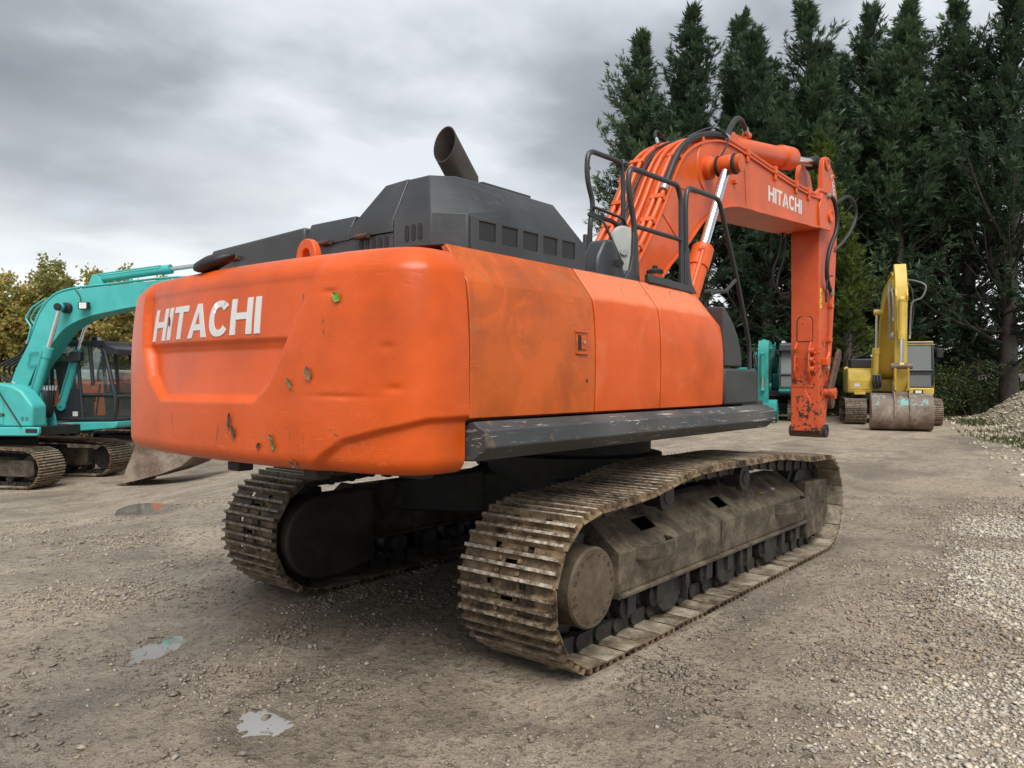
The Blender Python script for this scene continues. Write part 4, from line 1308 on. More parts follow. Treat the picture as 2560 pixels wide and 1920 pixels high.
bp = MB(); bp.lathe([(.095, 0), (.095, .03), (.07, .035), (.06, .025), (0, .025)], (6.16, BR-.016, 4.17), (0, -1, 0), 24); bp.build('tip_pin', ORANGE_BOOM, boom)
for a_, b_ in (((1.02, 3.36), (1.62, 2.98)), ((1.18, 3.68), (1.78, 3.70)), ((3.02, 4.38), (3.10, 3.80))):
    wl = MB(); wl.tube([(a_[0], BR+.010, a_[1]), (b_[0], BR+.010, b_[1])], .006, 6); wl.build('weld_seam', ORANGE_BOOM, boom)
lettering('HITACHI', lambda u, v, L: (3.80+1.22*u, BR+.0085 if L else BR+.013, 3.985+.028*u+v*.195), WHITE, boom, gap=.13, n=2)
# boom cylinders
for sy in (-1, 1):
    yb = -.605 if sy < 0 else .525
    top_ = Vector((1.97, yb, 4.0)); base_ = Vector((.66, yb, 1.78)); dr = (top_-base_).normalized()
    jn = base_+dr*1.47
    cy_ = MB(); cy_.tube([base_, base_+dr*1.20, base_+dr*1.21, jn-dr*.02, jn], [.098, .098, .112, .112, .10], 28)
    cyo = cy_.build('boom_cylinder', ORANGE_BOOM, EX, smooth=30)
    rd = MB(); rd.cyl(jn-dr*.05, top_-dr*.10, .050, n=56); rd.build('piston_rod', CHROME, cyo)
    eyo = MB(); eyo.lathe([(.098, -.075), (.105, -.06), (.105, .06), (.098, .075)], top_, (0, 1, 0), 28); eyo.build('rod_eye', ORANGE_BOOM, cyo)
    for q in (-1, 1):
        gr = MB(); gr.lathe([(.095, 0), (.112, .008), (.104, .016), (.114, .024), (.100, .034), (.090, .04)], top_+Vector((0, q*.075, 0)), (0, q, 0), 22); gr.build('greasy_seal', UNDER, cyo, smooth=60)
    cp = MB(); cp.lathe([(.095, 0), (.095, .045), (.07, .05), (0, .05)], top_+Vector((0, sy*.115, 0)), (0, sy, 0), 24); cp.build('pin_cap', ORANGE_BOOM, cyo)
    pp = MB(); o_ = Vector((-.09, sy*.07, .05)); pp.tube([base_+o_, base_+dr*1.3+o_, jn-dr*.06+o_*.85], .022, 8); pp.box(jn.x-.16, jn.x-.05, yb-.03+sy*.05, yb+.03+sy*.05, jn.z-.09, jn.z-.03); pp.build('cylinder_pipe', ORANGE_BOOM, cyo)
# arm cylinder along the top of the boom
A0 = Vector((3.05, -.04, 4.57)); A1 = Vector((6.42, -.04, 5.08)); dr = (A1-A0).normalized()
jn = Vector((5.42, -.04, 0)); jn.z = A0.z+dr.z/dr.x*(jn.x-A0.x)
cy_ = MB(); cy_.tube([A0, A0+dr*.05, jn-dr*.42, jn-dr*.40, jn-dr*.03, jn], [.10, .135, .135, .165, .165, .14], 32)
ac = cy_.build('arm_cylinder', ORANGE_BOOM, EX, smooth=30)
rd = MB(); rd.cyl(jn-dr*.05, A1, .062, n=56); rd.build('piston_rod', CHROME, ac)
re_ = MB(); re_.lathe([(.10, -.09), (.10, .09)], A1, (0, 1, 0), 24); re_.build('rod_eye', UNDER, ac)
bk = MB()
for y_ in (-.22, .11): bk.prism([(2.65, 4.40), (2.93, 4.66), (3.05, 4.70), (3.17, 4.66), (3.40, 4.41)], y_, y_+.035)
bk.build('cylinder_bracket', ORANGE_BOOM, boom, bevel=.008)
# pipes over the back of the boom with clamps and hoses


def off_path(path, off, i0, i1):
    P = np.array(path); tg2 = np.gradient(P, axis=0); tg2 /= np.linalg.norm(tg2, axis=1)[:, None]
    nn = np.stack([-tg2[:, 1], tg2[:, 0]], -1)
    return (P+nn*off)[i0:i1]


NB = len(b_top)
xs_top = np.array(b_top)[:, 0]
ix = lambda xv: int(np.argmin(np.abs(xs_top-xv)))
for y_, off, x0, x1, r_ in ((-.33, .05, .10, 1.16, .026), (-.335, .055, 2.50, 5.35, .026), (-.255, .055, .10, 2.75, .026), (-.14, .055, .10, 2.30, .024), (.10, .055, .10, 2.10, .024), (.20, .05, .10, 5.35, .024), (-.05, .045, .10, 2.2, .018)):
    P = off_path(b_top, off, ix(x0), ix(x1)+1)
    mb = MB(); mb.tube([(p[0], y_, p[1]) for p in P], r_, 10); mb.build('hydraulic_pipe', ORANGE_BOOM, boom)
for xv in (.35, .62, .88, 1.10, 1.42, 1.9):
    p = off_path(b_top, .045, 0, NB)[ix(xv)]; tgv = np.array(b_top)[min(ix(xv)+1, NB-1)]-np.array(b_top)[ix(xv)-1]; a = math.atan2(tgv[1], tgv[0])
    M = Matrix.Translation((p[0], 0, p[1])) @ Matrix.Rotation(-a, 4, 'Y')
    for y0, y1 in ((-.365, -.215), (.06, .235)):
        mb = MB(); mb.box(-.03, .03, y0, y1, -.045, .035, M); mb.build('pipe_clamp', ORANGE_BOOM, boom, bevel=.006)
for xv in (3.15, 4.0, 4.75, 5.25):
    p = off_path(b_top, .045, 0, NB)[ix(xv)]
    mb = MB(); mb.box(p[0]-.035, p[0]+.035, -.385, -.29, p[1]-.06, p[1]+.04); mb.box(p[0]-.03, p[0]+.03, -.378, -.35, p[1]-.14, p[1]-.06); mb.build('pipe_clamp', ORANGE_BOOM, boom, bevel=.006)


def hose(pts, r, m=RUBBER, n=8, parent=None, name='hose', ends=True):
    sp_ = smooth_path(pts, n); mb = MB(); mb.tube(sp_, r, 10); o_ = mb.build(name, m, parent or EX)
    if ends:
        for a, b in ((sp_[0], sp_[1]), (sp_[-1], sp_[-2])):
            a = Vector(a); b = Vector(b); dd = (b-a).normalized(); f_ = MB(); f_.cyl(a-dd*.05, a+dd*.05, r*1.15, n=12); f_.build('hose_ferrule', STEEL, o_)
    return o_


P = off_path(b_top, .062, ix(1.14), ix(2.52)+1)[::2]
hose([(p[0], -.335, p[1]+.012*math.sin(3.1*i/len(P))) for i, p in enumerate(P)], .036, n=2, parent=boom)
hose([(2.72, -.255, 4.49), (2.95, -.21, 4.72), (3.25, -.16, 4.92), (3.5, -.12, 4.96), (3.72, -.08, 4.90)], .034, parent=boom)
pe = MB(); pe.tube(rounded([(3.72, -.08, 4.90), (3.80, -.06, 4.86), (3.72, -.04, 4.80), (3.45, -.04, 4.78)], .05, 4), .032, 10); pe.lathe([(.05, -.05), (.05, .05)], (3.80, -.06, 4.87), (1, 0, 0), 12); pe.build('pipe_elbow', ORANGE_BOOM, boom)
hose([(2.0, .10, 4.35), (1.85, .15, 4.47), (1.72, .12, 4.42), (1.64, .05, 4.30)], .016, parent=boom)
hose([(2.05, -.10, 4.42), (2.25, -.30, 4.53), (2.45, -.40, 4.45), (2.35, -.40, 4.28), (2.16, -.42, 4.14)], .010, parent=boom, ends=False)
hose([(.25, -.02, 2.50), (.85, -.02, 3.28), (1.2, .02, 3.82), (1.6, .05, 4.20), (2.1, 0, 4.42)], .013, parent=boom, ends=False)
hose([(.3, .03, 2.56), (.8, .04, 3.22), (1.15, .0, 3.78), (1.5, .02, 4.12)], .015, parent=boom, ends=False)
pe = MB(); pe.tube(rounded([(5.35, -.335, 4.40), (5.60, -.34, 4.40), (5.72, -.35, 4.49), (6.0, -.36, 4.50), (6.14, -.37, 4.44)], .05, 4), .026, 10); pe.build('hydraulic_pipe', ORANGE_BOOM, boom)
dt = MB()
dt.box(2.70, 2.76, BR-.03, BR+.012, 3.985, 4.03); dt.build('lug', ORANGE_BOOM, boom, bevel=.004)

# ---------------------------------------------------------------- arm
AR, AL = -.25, .175


def worn_orange():
    m, t, b = mat('orange_paint_chipped')
    v = t.coord(); x_, y2, z_ = t.sep(v)
    n1 = t.noise(v, 6, 9, .7, .6); n2 = t.noise(v, 19, 7, .7, .4)
    low = t.step(z_, 3.1, 1.4)
    f = t.math('ADD', t.math('MULTIPLY', n1, .55), t.math('MULTIPLY', n2, .45))
    chip = t.step(t.math('ADD', f, t.math('MULTIPLY', low, .10)), .625, .65)
    col = t.ramp(n1, [(.3, (.55, .070, .016)), (.6, (.64, .098, .026))])
    col = t.mix(t.math('MULTIPLY', t.step(n2, .50, .66), t.math('MULTIPLY', low, .35)), col, (.45, .20, .08))
    col = t.mix(chip, col, (.040, .034, .028))
    t.put(b.inputs['Base Color'], col); b.inputs['Roughness'].default_value = .48
    t.put(b.inputs['Normal'], t.bump(chip, -.2, .004))
    return m


ORANGE_CHIP = worn_orange()
armp = [(6.115, .93), (6.105, 2.1), (6.09, 3.85), (6.12, 4.30), (6.22, 4.55), (6.25, 4.90), (6.30, 5.06), (6.36, 5.13), (6.45, 5.145), (6.54, 5.10), (6.62, 5.03), (6.73, 4.98), (6.93, 4.62), (6.965, 4.40), (6.955, 4.10), (6.84, 3.14), (6.71, 2.16), (6.55, 1.45), (6.43, 1.05), (6.40, .93)]
am = MB(); low = [p for p in armp if p[1] < 4.62]
am.prism([(6.115, .93), (6.105, 2.1), (6.09, 3.85), (6.12, 4.30), (6.24, 4.60), (6.93, 4.62), (6.965, 4.40), (6.955, 4.10), (6.84, 3.14), (6.71, 2.16), (6.55, 1.45), (6.43, 1.05), (6.40, .93)], AR, AL)
arm = am.build('arm', ORANGE_CHIP, EX, bevel=.010)
for y0 in (AR, AL-.075):
    e = MB(); e.prism([(6.22, 4.58), (6.24, 4.90), (6.285, 5.06), (6.36, 5.13), (6.45, 5.145), (6.54, 5.10), (6.63, 5.02), (6.72, 4.97), (6.93, 4.63), (6.6, 4.52)], y0, y0+.075); e.build('arm_clevis', ORANGE_BOOM, arm, bevel=.008)
e = MB(); e.lathe([(.10, 0), (.10, .02), (.06, .022), (.055, .012), (0, .012)], (6.42, AR-.002, 5.03), (0, -1, 0), 24); e.build('clevis_pin', ORANGE_BOOM, arm)
e = MB(); e.prism([(6.36, 4.60), (6.40, 4.60), (6.76, 4.90), (6.74, 4.95)], AR-.012, AR+.002); e.build('stiffener', ORANGE_BOOM, arm, bevel=.003)
e = MB(); e.prism([(6.62, 4.90), (6.71, 4.92), (6.86, 4.53), (6.77, 4.51)], AR-.0055, AR+.002); e.build('decal', WHITE, arm)
o0 = np.array([6.648, 4.888]); du = np.array([6.80-6.648, 4.535-4.888]); dv = np.array([.045, .017])
lettering('HITACHI', lambda u, v, L: (o0[0]+du[0]*u+dv[0]*v, AR-.0075 if L else AR-.003, o0[1]+du[1]*u+dv[1]*v), BLACKP, arm, gap=.12, n=1)
e = MB(); e.lathe([(.088, -.275), (.092, -.25), (.092, .25), (.088, .265)], (6.262, -.035, .925), (0, 1, 0), 28); e.build('arm_boss', RUST, arm)
e = MB(); e.lathe([(.10, 0), (.10, .035), (.055, .036), (.05, .01), (0, .01)], (6.262, -.285, .935), (0, -1, 0), 24); e.build('boss_ring', RUBBER, arm)
# pad plates and the three-hole bracket on the rear face
pp_ = [(.075, 2.30), (.075, 2.55)]
for a in np.linspace(0, 180, 12): pp_.append((-.035+.11*math.cos(rad(a)), 2.58+.10*math.sin(rad(a))))
pp_ += [(-.145, 2.30)]
e = MB(); e.prism([(-.035+(y_+.035)*1.16, 2.44+(z_-2.44)*1.10) for y_, z_ in pp_], 6.100, 6.1105, 'x'); e.build('grease_edge', RUST, arm)
e = MB(); e.prism([(.14, 1.60), (.14, 2.33), (-.17, 2.33), (-.17, 1.60)], 6.1005, 6.1115, 'x'); e.build('bracket_base', ORANGE_CHIP, arm, bevel=.003)
e = MB(); e.prism(pp_, 6.093, 6.112, 'x'); e.build('pad_plate', ORANGE_CHIP, arm, bevel=.006)
e = MB(); e.prism([(-.035, 1.57), (.055, 1.42), (.075, 1.30), (.02, 1.17), (-.09, 1.17), (-.145, 1.30), (-.125, 1.42)], 6.094, 6.115, 'x'); e.build('pad_plate', ORANGE_CHIP, arm, bevel=.006)
for y_ in (.085, -.125):
    e = MB(); e.prism([(6.11, 2.31), (6.02, 2.20), (5.99, 1.84), (6.05, 1.74), (6.11, 1.62)], y_-.014, y_+.014); e.build('bracket_plate', ORANGE_CHIP, arm, bevel=.006)
    for z_ in (2.15, 2.01, 1.87):
        e = MB(); e.lathe([(.046, -.016), (.046, .016 if y_ > 0 else .075), (.030, .016 if y_ > 0 else .075), (.026, .0), (0, .0)], (6.052, y_, z_), (0, -1, 0), 18); e.build('bracket_bush', RUST if y_ > 0 else ORANGE_CHIP, arm)
# linkage and bucket cylinder
for y_ in (-.335, .225):
    lk = MB(); lk.prism([(6.32, 1.46), (6.42, 1.42), (6.50, 1.50), (6.92, 2.05), (6.93, 2.17), (6.84, 2.20), (6.74, 2.12), (6.36, 1.58)], y_, y_+.05); lk.build('bucket_link', RUST, arm, bevel=.012)
lk = MB(); lk.lathe([(.08, -.34), (.08, .26)], (6.41, 0, 1.51), (0, 1, 0), 20); lk.build('link_pin', ORANGE_CHIP, arm)
lk = MB(); lk.lathe([(.055, 0), (.085, .005), (.085, .07), (.055, .075)], (6.41, -.335, 1.51), (0, -1, 0), 20); lk.build('link_boss', ORANGE_CHIP, arm)
lk = MB(); lk.prism([(6.80, 2.17), (6.92, 2.17), (6.86, 1.42), (6.74, 1.42)], -.17, .10); lk.lathe([(.10, -.25), (.10, .17)], (6.80, 0, 1.36), (0, 1, 0), 20); lk.build('tipping_link', RUST, arm, bevel=.01)
bc0 = Vector((7.05, -.04, 4.0)); bc1 = Vector((6.88, -.04, 2.14)); dr = (bc1-bc0).normalized()
cy_ = MB(); cy_.tube([bc0, bc0+dr*1.35], .085, 20); bc = cy_.build('bucket_cylinder', ORANGE_BOOM, arm)
rd = MB(); rd.cyl(bc0+dr*1.3, bc1, .045, n=16); rd.build('piston_rod', CHROME, bc)
for dx_ in (0, .05):
    pm = MB(); pm.tube(rounded([(6.56-dx_, -.285, 3.02), (6.50-dx_, -.285, 2.40), (6.46-dx_, -.29, 2.10), (6.33-dx_, -.29, 2.00)], .06, 4), .018 if dx_ == 0 else .011, 8); pm.build('hydraulic_pipe', ORANGE_BOOM, arm)
for z_, x_ in ((2.86, 6.55), (2.33, 6.48)):
    pm = MB(); pm.box(x_-.08, x_+.04, AR-.07, AR+.002, z_-.03, z_+.03); pm.build('pipe_clamp', ORANGE_BOOM, arm, bevel=.005)
wl = MB(); wl.box(6.22, 6.36, AR-.09, AR+.002, 1.93, 2.04); wl.build('valve_block', ORANGE_BOOM, arm, bevel=.012)
wl = MB(); wl.lathe([(.03, 0), (.03, .05), (0, .052)], (6.27, AR-.05, 1.90), (-.3, -1, .1), 12); wl.build('plug', STEEL, arm)
hose([(6.06, -.375, 4.47), (6.30, -.39, 4.44), (6.44, -.40, 4.22), (6.42, -.39, 3.98), (6.22, -.37, 3.72), (6.14, -.35, 3.46), (6.22, -.33, 3.22), (6.50, -.30, 3.06)], .032, parent=arm)
hose([(6.36, -.36, 3.30), (6.20, -.34, 3.25), (6.16, -.33, 3.02), (6.22, -.31, 2.90), (6.33, -.29, 2.92)], .012, parent=arm, ends=False)
hose([(6.55, -.34, 4.42), (6.72, -.38, 4.52), (6.95, -.42, 4.60), (7.20, -.44, 4.52), (7.27, -.44, 4.34), (7.12, -.40, 4.08), (6.92, -.32, 3.86), (6.78, -.22, 3.72)], .026, parent=arm, ends=False)
hose([(5.95, .25, 3.96), (5.80, .26, 3.60), (5.62, .27, 3.36), (5.66, .27, 3.14), (5.98, .25, 3.04), (6.25, .20, 3.10)], .017, parent=arm, ends=False)
hose([(6.02, .22, 3.95), (5.98, .23, 3.60), (5.78, .25, 3.30), (5.72, .25, 3.10), (5.92, .23, 2.98), (6.2, .20, 3.02)], .017, parent=arm, ends=False)
lb = MB(); lb.box(6.13, 6.21, AR-.006, AR+.002, 2.97, 3.10); lb.build('warning_label', YELLOWP, arm)
lb = MB(); lb.box(6.13, 6.21, AR-.006, AR+.002, 2.80, 2.955); lb.build('warning_label', YELLOWP, arm)
lb = MB(); lb.prism([(6.147, 3.0), (6.193, 3.0), (6.17, 3.055)], AR-.0075, AR-.004); lb.build('label_triangle', BLACKP, arm)
lb = MB(); lb.box(6.16, 6.175, AR-.0075, AR-.004, 2.83, 2.89); lb.box(6.175, 6.195, AR-.0075, AR-.004, 2.865, 2.88); lb.build('label_figure', BLACKP, arm)

# ================================================================== OTHER MACHINES
SHOE_FAR = {}


def undercarriage(root, gauge, half, c0, c1, R, pitch, m=SHOE, phase=0.0):
    key = (half, pitch)
    if key not in SHOE_FAR: SHOE_FAR[key] = shoe_mesh('track_shoe', pitch, half, .026, .012, False, m)
    top = [(c1[0], c1[1]+R), (c1[0]*.6+c0[0]*.4, c1[1]+R+.035), (c1[0]*.35+c0[0]*.65, c1[1]+R+.03), (c0[0], c0[1]+R)]
    path = loop_path(c0, c1, R, top)
    for sg in (-1, 1):
        yc = sg*gauge/2
        make_track(root, yc, path, pitch, SHOE_FAR[key], CHAIN, phase+.2*sg, link_h=.09, link_y=.08)
        Y = lambda a: yc+sg*a
        fr = MB()
        fr.prism([(Y(a), z) for a, z in [(half*.55, c0[1]-R*.45), (half*.55, c0[1]+.05), (0, c0[1]+R*.55), (-half*.55, c0[1]+R*.55), (-half*.55, c0[1]-R*.45)]], c0[0]+.3, c1[0]-.32, 'x')
        fr.build('track_frame', FRAME_M, root, bevel=.015)
        g = MB(); g.prism([(c1[0]-.42, c1[1]+R*.42), (c1[0]+.10, c1[1]+R*.42), (c1[0]+.14, c1[1]+R*.3), (c1[0]+.14, c1[1]-R*.35), (c1[0]+.05, c1[1]-R*.45), (c1[0]-.42, c1[1]-R*.45)], *sorted((Y(half*.35), Y(half*.62))))
        g.build('idler_guard', FRAME_M, root, bevel=.012)
        for cc, nm in ((c0, 'sprocket'), (c1, 'idler')):
            w_ = MB(); w_.lathe([(.04, -.09), (R-.12, -.08), (R-.10, -.05), (R-.10, .05), (R-.12, .08), (.10, .09), (.10, .22 if nm == 'sprocket' else .10), (0, .22 if nm == 'sprocket' else .10)], (cc[0], yc, cc[1]), (0, sg, 0), 20); w_.build(nm, CHAIN, root)
        for i in range(7):
            X_ = c0[0]+.45+i*(c1[0]-c0[0]-.9)/6
            w_ = MB(); w_.lathe([(.05, -.15), (.085, -.14), (.085, .14), (.05, .15)], (X_, yc, c0[1]-R+.17), (0, sg, 0), 12); w_.build('track_roller', CHAIN, root)
    b_ = MB(); b_.box((c0[0]+c1[0])/2-.6, (c0[0]+c1[0])/2+.6, -gauge/2, gauge/2, c0[1]-.05, c0[1]+R*.75); b_.lathe([(.55, 0), (.55, .25)], ((c0[0]+c1[0])/2, 0, c0[1]+R*.7), (0, 0, 1), 24)
    b_.build('lower_frame', UNDER, root, bevel=.02)


def ram(root, p0, p1, frac, r, rr, m, pipe=True):
    p0 = Vector(p0); p1 = Vector(p1); d_ = p1-p0; j = p0+d_*frac; u = d_.normalized()
    mb = MB(); mb.tube([p0, j-u*.22, j-u*.21, j], [r, r, r*1.18, r*1.18], 16)
    mb.lathe([(r*1.15, -.06), (r*1.15, .06)], p0, (0, 1, 0), 14)
    o_ = mb.build('hydraulic_cylinder', m, root)
    rd = MB(); rd.cyl(j-u*.03, p1, rr, n=14); rd.build('piston_rod', CHROME, o_)
    re2 = MB(); re2.lathe([(r*.95, -.06), (r*.95, .06)], p1, (0, 1, 0), 14); re2.build('rod_eye', m, o_)
    if pipe:
        pm = MB(); side = Vector((-.02, -r*1.2, r*.9)); pm.tube([p0+u*.1+side, j-u*.15+side], .014, 6); pm.build('cylinder_pipe', m, o_)
    return o_


def glazed_cab(root, prof, y0, y1, m, split, roofm=None, panel=None, gm=None):
    """prof: side outline (x, z) counter-clockwise starting bottom rear; real pillars with panes between"""
    n_ = len(prof)
    cab_ = MB()
    for yy in (y0, y1):
        cab_.tube([(x_, yy, z_) for x_, z_ in prof], .045, 8, closed=True)
    for x_, z_ in prof: cab_.tube([(x_, y0, z_), (x_, y1, z_)], .045, 8)
    for yy in (y0, y1):
        for a, b in split: cab_.tube([(a[0], yy, a[1]), (b[0], yy, b[1])], .04, 8)
    o_ = cab_.build('cab', m, root, smooth=50)
    zt = max(z_ for _, z_ in prof); tops = [x_ for x_, z_ in prof if z_ > zt-.25]
    rf = MB(); rf.prism([(min(tops)-.04, zt-.03), (max(tops)+.05, zt-.09), (max(tops)-.02, zt+.03), (min(tops)+.05, zt+.06)], y0-.03, y1+.03); rf.build('cab_roof', roofm or m, o_, bevel=.02)
    for yy in (y0, y1):
        gp = MB(); gp.prism(prof, yy-.004, yy+.004); gp.build('window', gm or GLASS, o_)
    for i in range(n_):
        a = prof[i]; b = prof[(i+1) % n_]
        if abs(a[1]-b[1]) < .35: continue
        gp = MB(); gp.add([(a[0], y0, a[1]), (a[0], y1, a[1]), (b[0], y1, b[1]), (b[0], y0, b[1])], [(0, 1, 2, 3)]); gp.build('window', gm or GLASS, o_)
    zb = min(z_ for _, z_ in prof); xb = [x_ for x_, z_ in prof if z_ < zb+.1]
    fl_ = MB(); fl_.box(min(xb), max(xb), y0, y1, zb-.04, zb+.02); fl_.build('cab_floor', m, o_)
    ym = (y0+y1)/2; xm = min(xb)*.55+max(xb)*.45
    st = MB(); st.box(xm-.25, xm+.25, ym-.25, ym+.25, zb+.35, zb+.50); st.prism([(xm-.30, zb+.48), (xm-.18, zb+.48), (xm-.30, zb+1.25), (xm-.42, zb+1.25)], ym-.24, ym+.24); st.build('seat', SEATM, o_, bevel=.03)
    cs = MB(); cs.box(xm+.30, xm+.55, ym-.35, ym-.22, zb+.02, zb+.55); cs.box(max(xb)-.22, max(xb)-.08, y0+.08, y0+.25, zb+.02, zb+.75); cs.tube([(xm+.35, ym+.1, zb+.05), (xm+.45, ym+.1, zb+.75)], .018, 6); cs.build('controls', BLUEBLACK, o_)
    if panel:
        pn_ = MB(); pn_.prism(panel, y0-.03, y0+.02); pn_.build('cab_panel', m, o_, bevel=.008)
    return o_


def pipes_on(root, path, ys, off, r, m):
    P = off_path(path, off, 0, len(path))
    for y_ in ys:
        mb = MB(); mb.tube([(p[0], y_, p[1]) for p in P], r, 6); mb.build('hydraulic_pipe', m, root)


def bucket_shape(root, prof, y0, y1, m, m2=None, teeth=5, nsplit=None, tooth_m=None):
    """open bucket: curved shell along prof (lip first), side plates with thickness, teeth on the lip"""
    P = np.array(prof)
    def shell(a, b, mm, nm):
        mb = MB(); vs = []
        Q = P[a:b]; tg2 = np.gradient(P, axis=0)[a:b]; tg2 = tg2/np.linalg.norm(tg2, axis=1)[:, None]; nn = np.stack([-tg2[:, 1], tg2[:, 0]], -1)
        for p, q in zip(Q, nn):
            c_ = p+q*.022
            vs += [(p[0], y0, p[1]), (p[0], y1, p[1]), (c_[0], y1, c_[1]), (c_[0], y0, c_[1])]
        N_ = len(Q); mb.add(vs, [(i*4+j, i*4+(j+1) % 4, i*4+4+(j+1) % 4, i*4+4+j) for i in range(N_-1) for j in range(4)]+[(3, 2, 1, 0), tuple((N_-1)*4+j for j in range(4))])
        return mb.build(nm, mm, root, smooth=40)
    o_ = None
    if nsplit: shell(0, nsplit+1, m, 'bucket_shell'); o_ = shell(nsplit, len(P), m2, 'bucket_shell')
    else: o_ = shell(0, len(P), m, 'bucket_shell')
    for y_ in (y0-.012, y1-.012):
        mb = MB(); mb.prism([tuple(p) for p in P], y_, y_+.024); mb.build('bucket_side', m, root, bevel=.004)
    d_ = P[0]-P[1]; d_ = d_/np.linalg.norm(d_)
    for i in range(teeth):
        y_ = y0+.06+(y1-y0-.12)*i/max(1, teeth-1)
        a = P[0]; mb = MB(); vs = []
        pr_ = np.array([-d_[1], d_[0]])
        for (l_, h_, w_) in ((-.10, .035, .05), (.02, .03, .045), (.14, .006, .03)):
            c_ = a+d_*l_
            for sy, sh in ((-1, -1), (1, -1), (1, 1), (-1, 1)): vs.append((c_[0]+pr_[0]*sh*h_, y_+sy*w_, c_[1]+pr_[1]*sh*h_))
        mb.add(vs, [(i2*4+j, i2*4+(j+1) % 4, i2*4+4+(j+1) % 4, i2*4+4+j) for i2 in range(2) for j in range(4)]+[(3, 2, 1, 0), (8, 9, 10, 11)])
        mb.build('bucket_tooth', tooth_m or m, root, bevel=.004)
    return o_


def placed(name, label, s_, t_, fs, ft, z, scale=1.0):
    p = W(s_, t_); n_ = math.hypot(fs, ft)
    fx = (fs*HR[0]+ft*HF[0])/n_; fy = (fs*HR[1]+ft*HF[1])/n_
    o_ = thing(name, label, 'excavator', (p[0], p[1], z), math.atan2(fy, fx), 'excavators parked round the yard')
    o_.scale = (scale, scale, scale)
    return o_


def flange_boom(root, top, bot, y0, y1, m, under=None):
    mb = MB(); mb.prism(list(top)+list(bot), y0, y1)
    o_ = mb.build('boom', m, root, smooth=25, bevel=.006)
    return o_


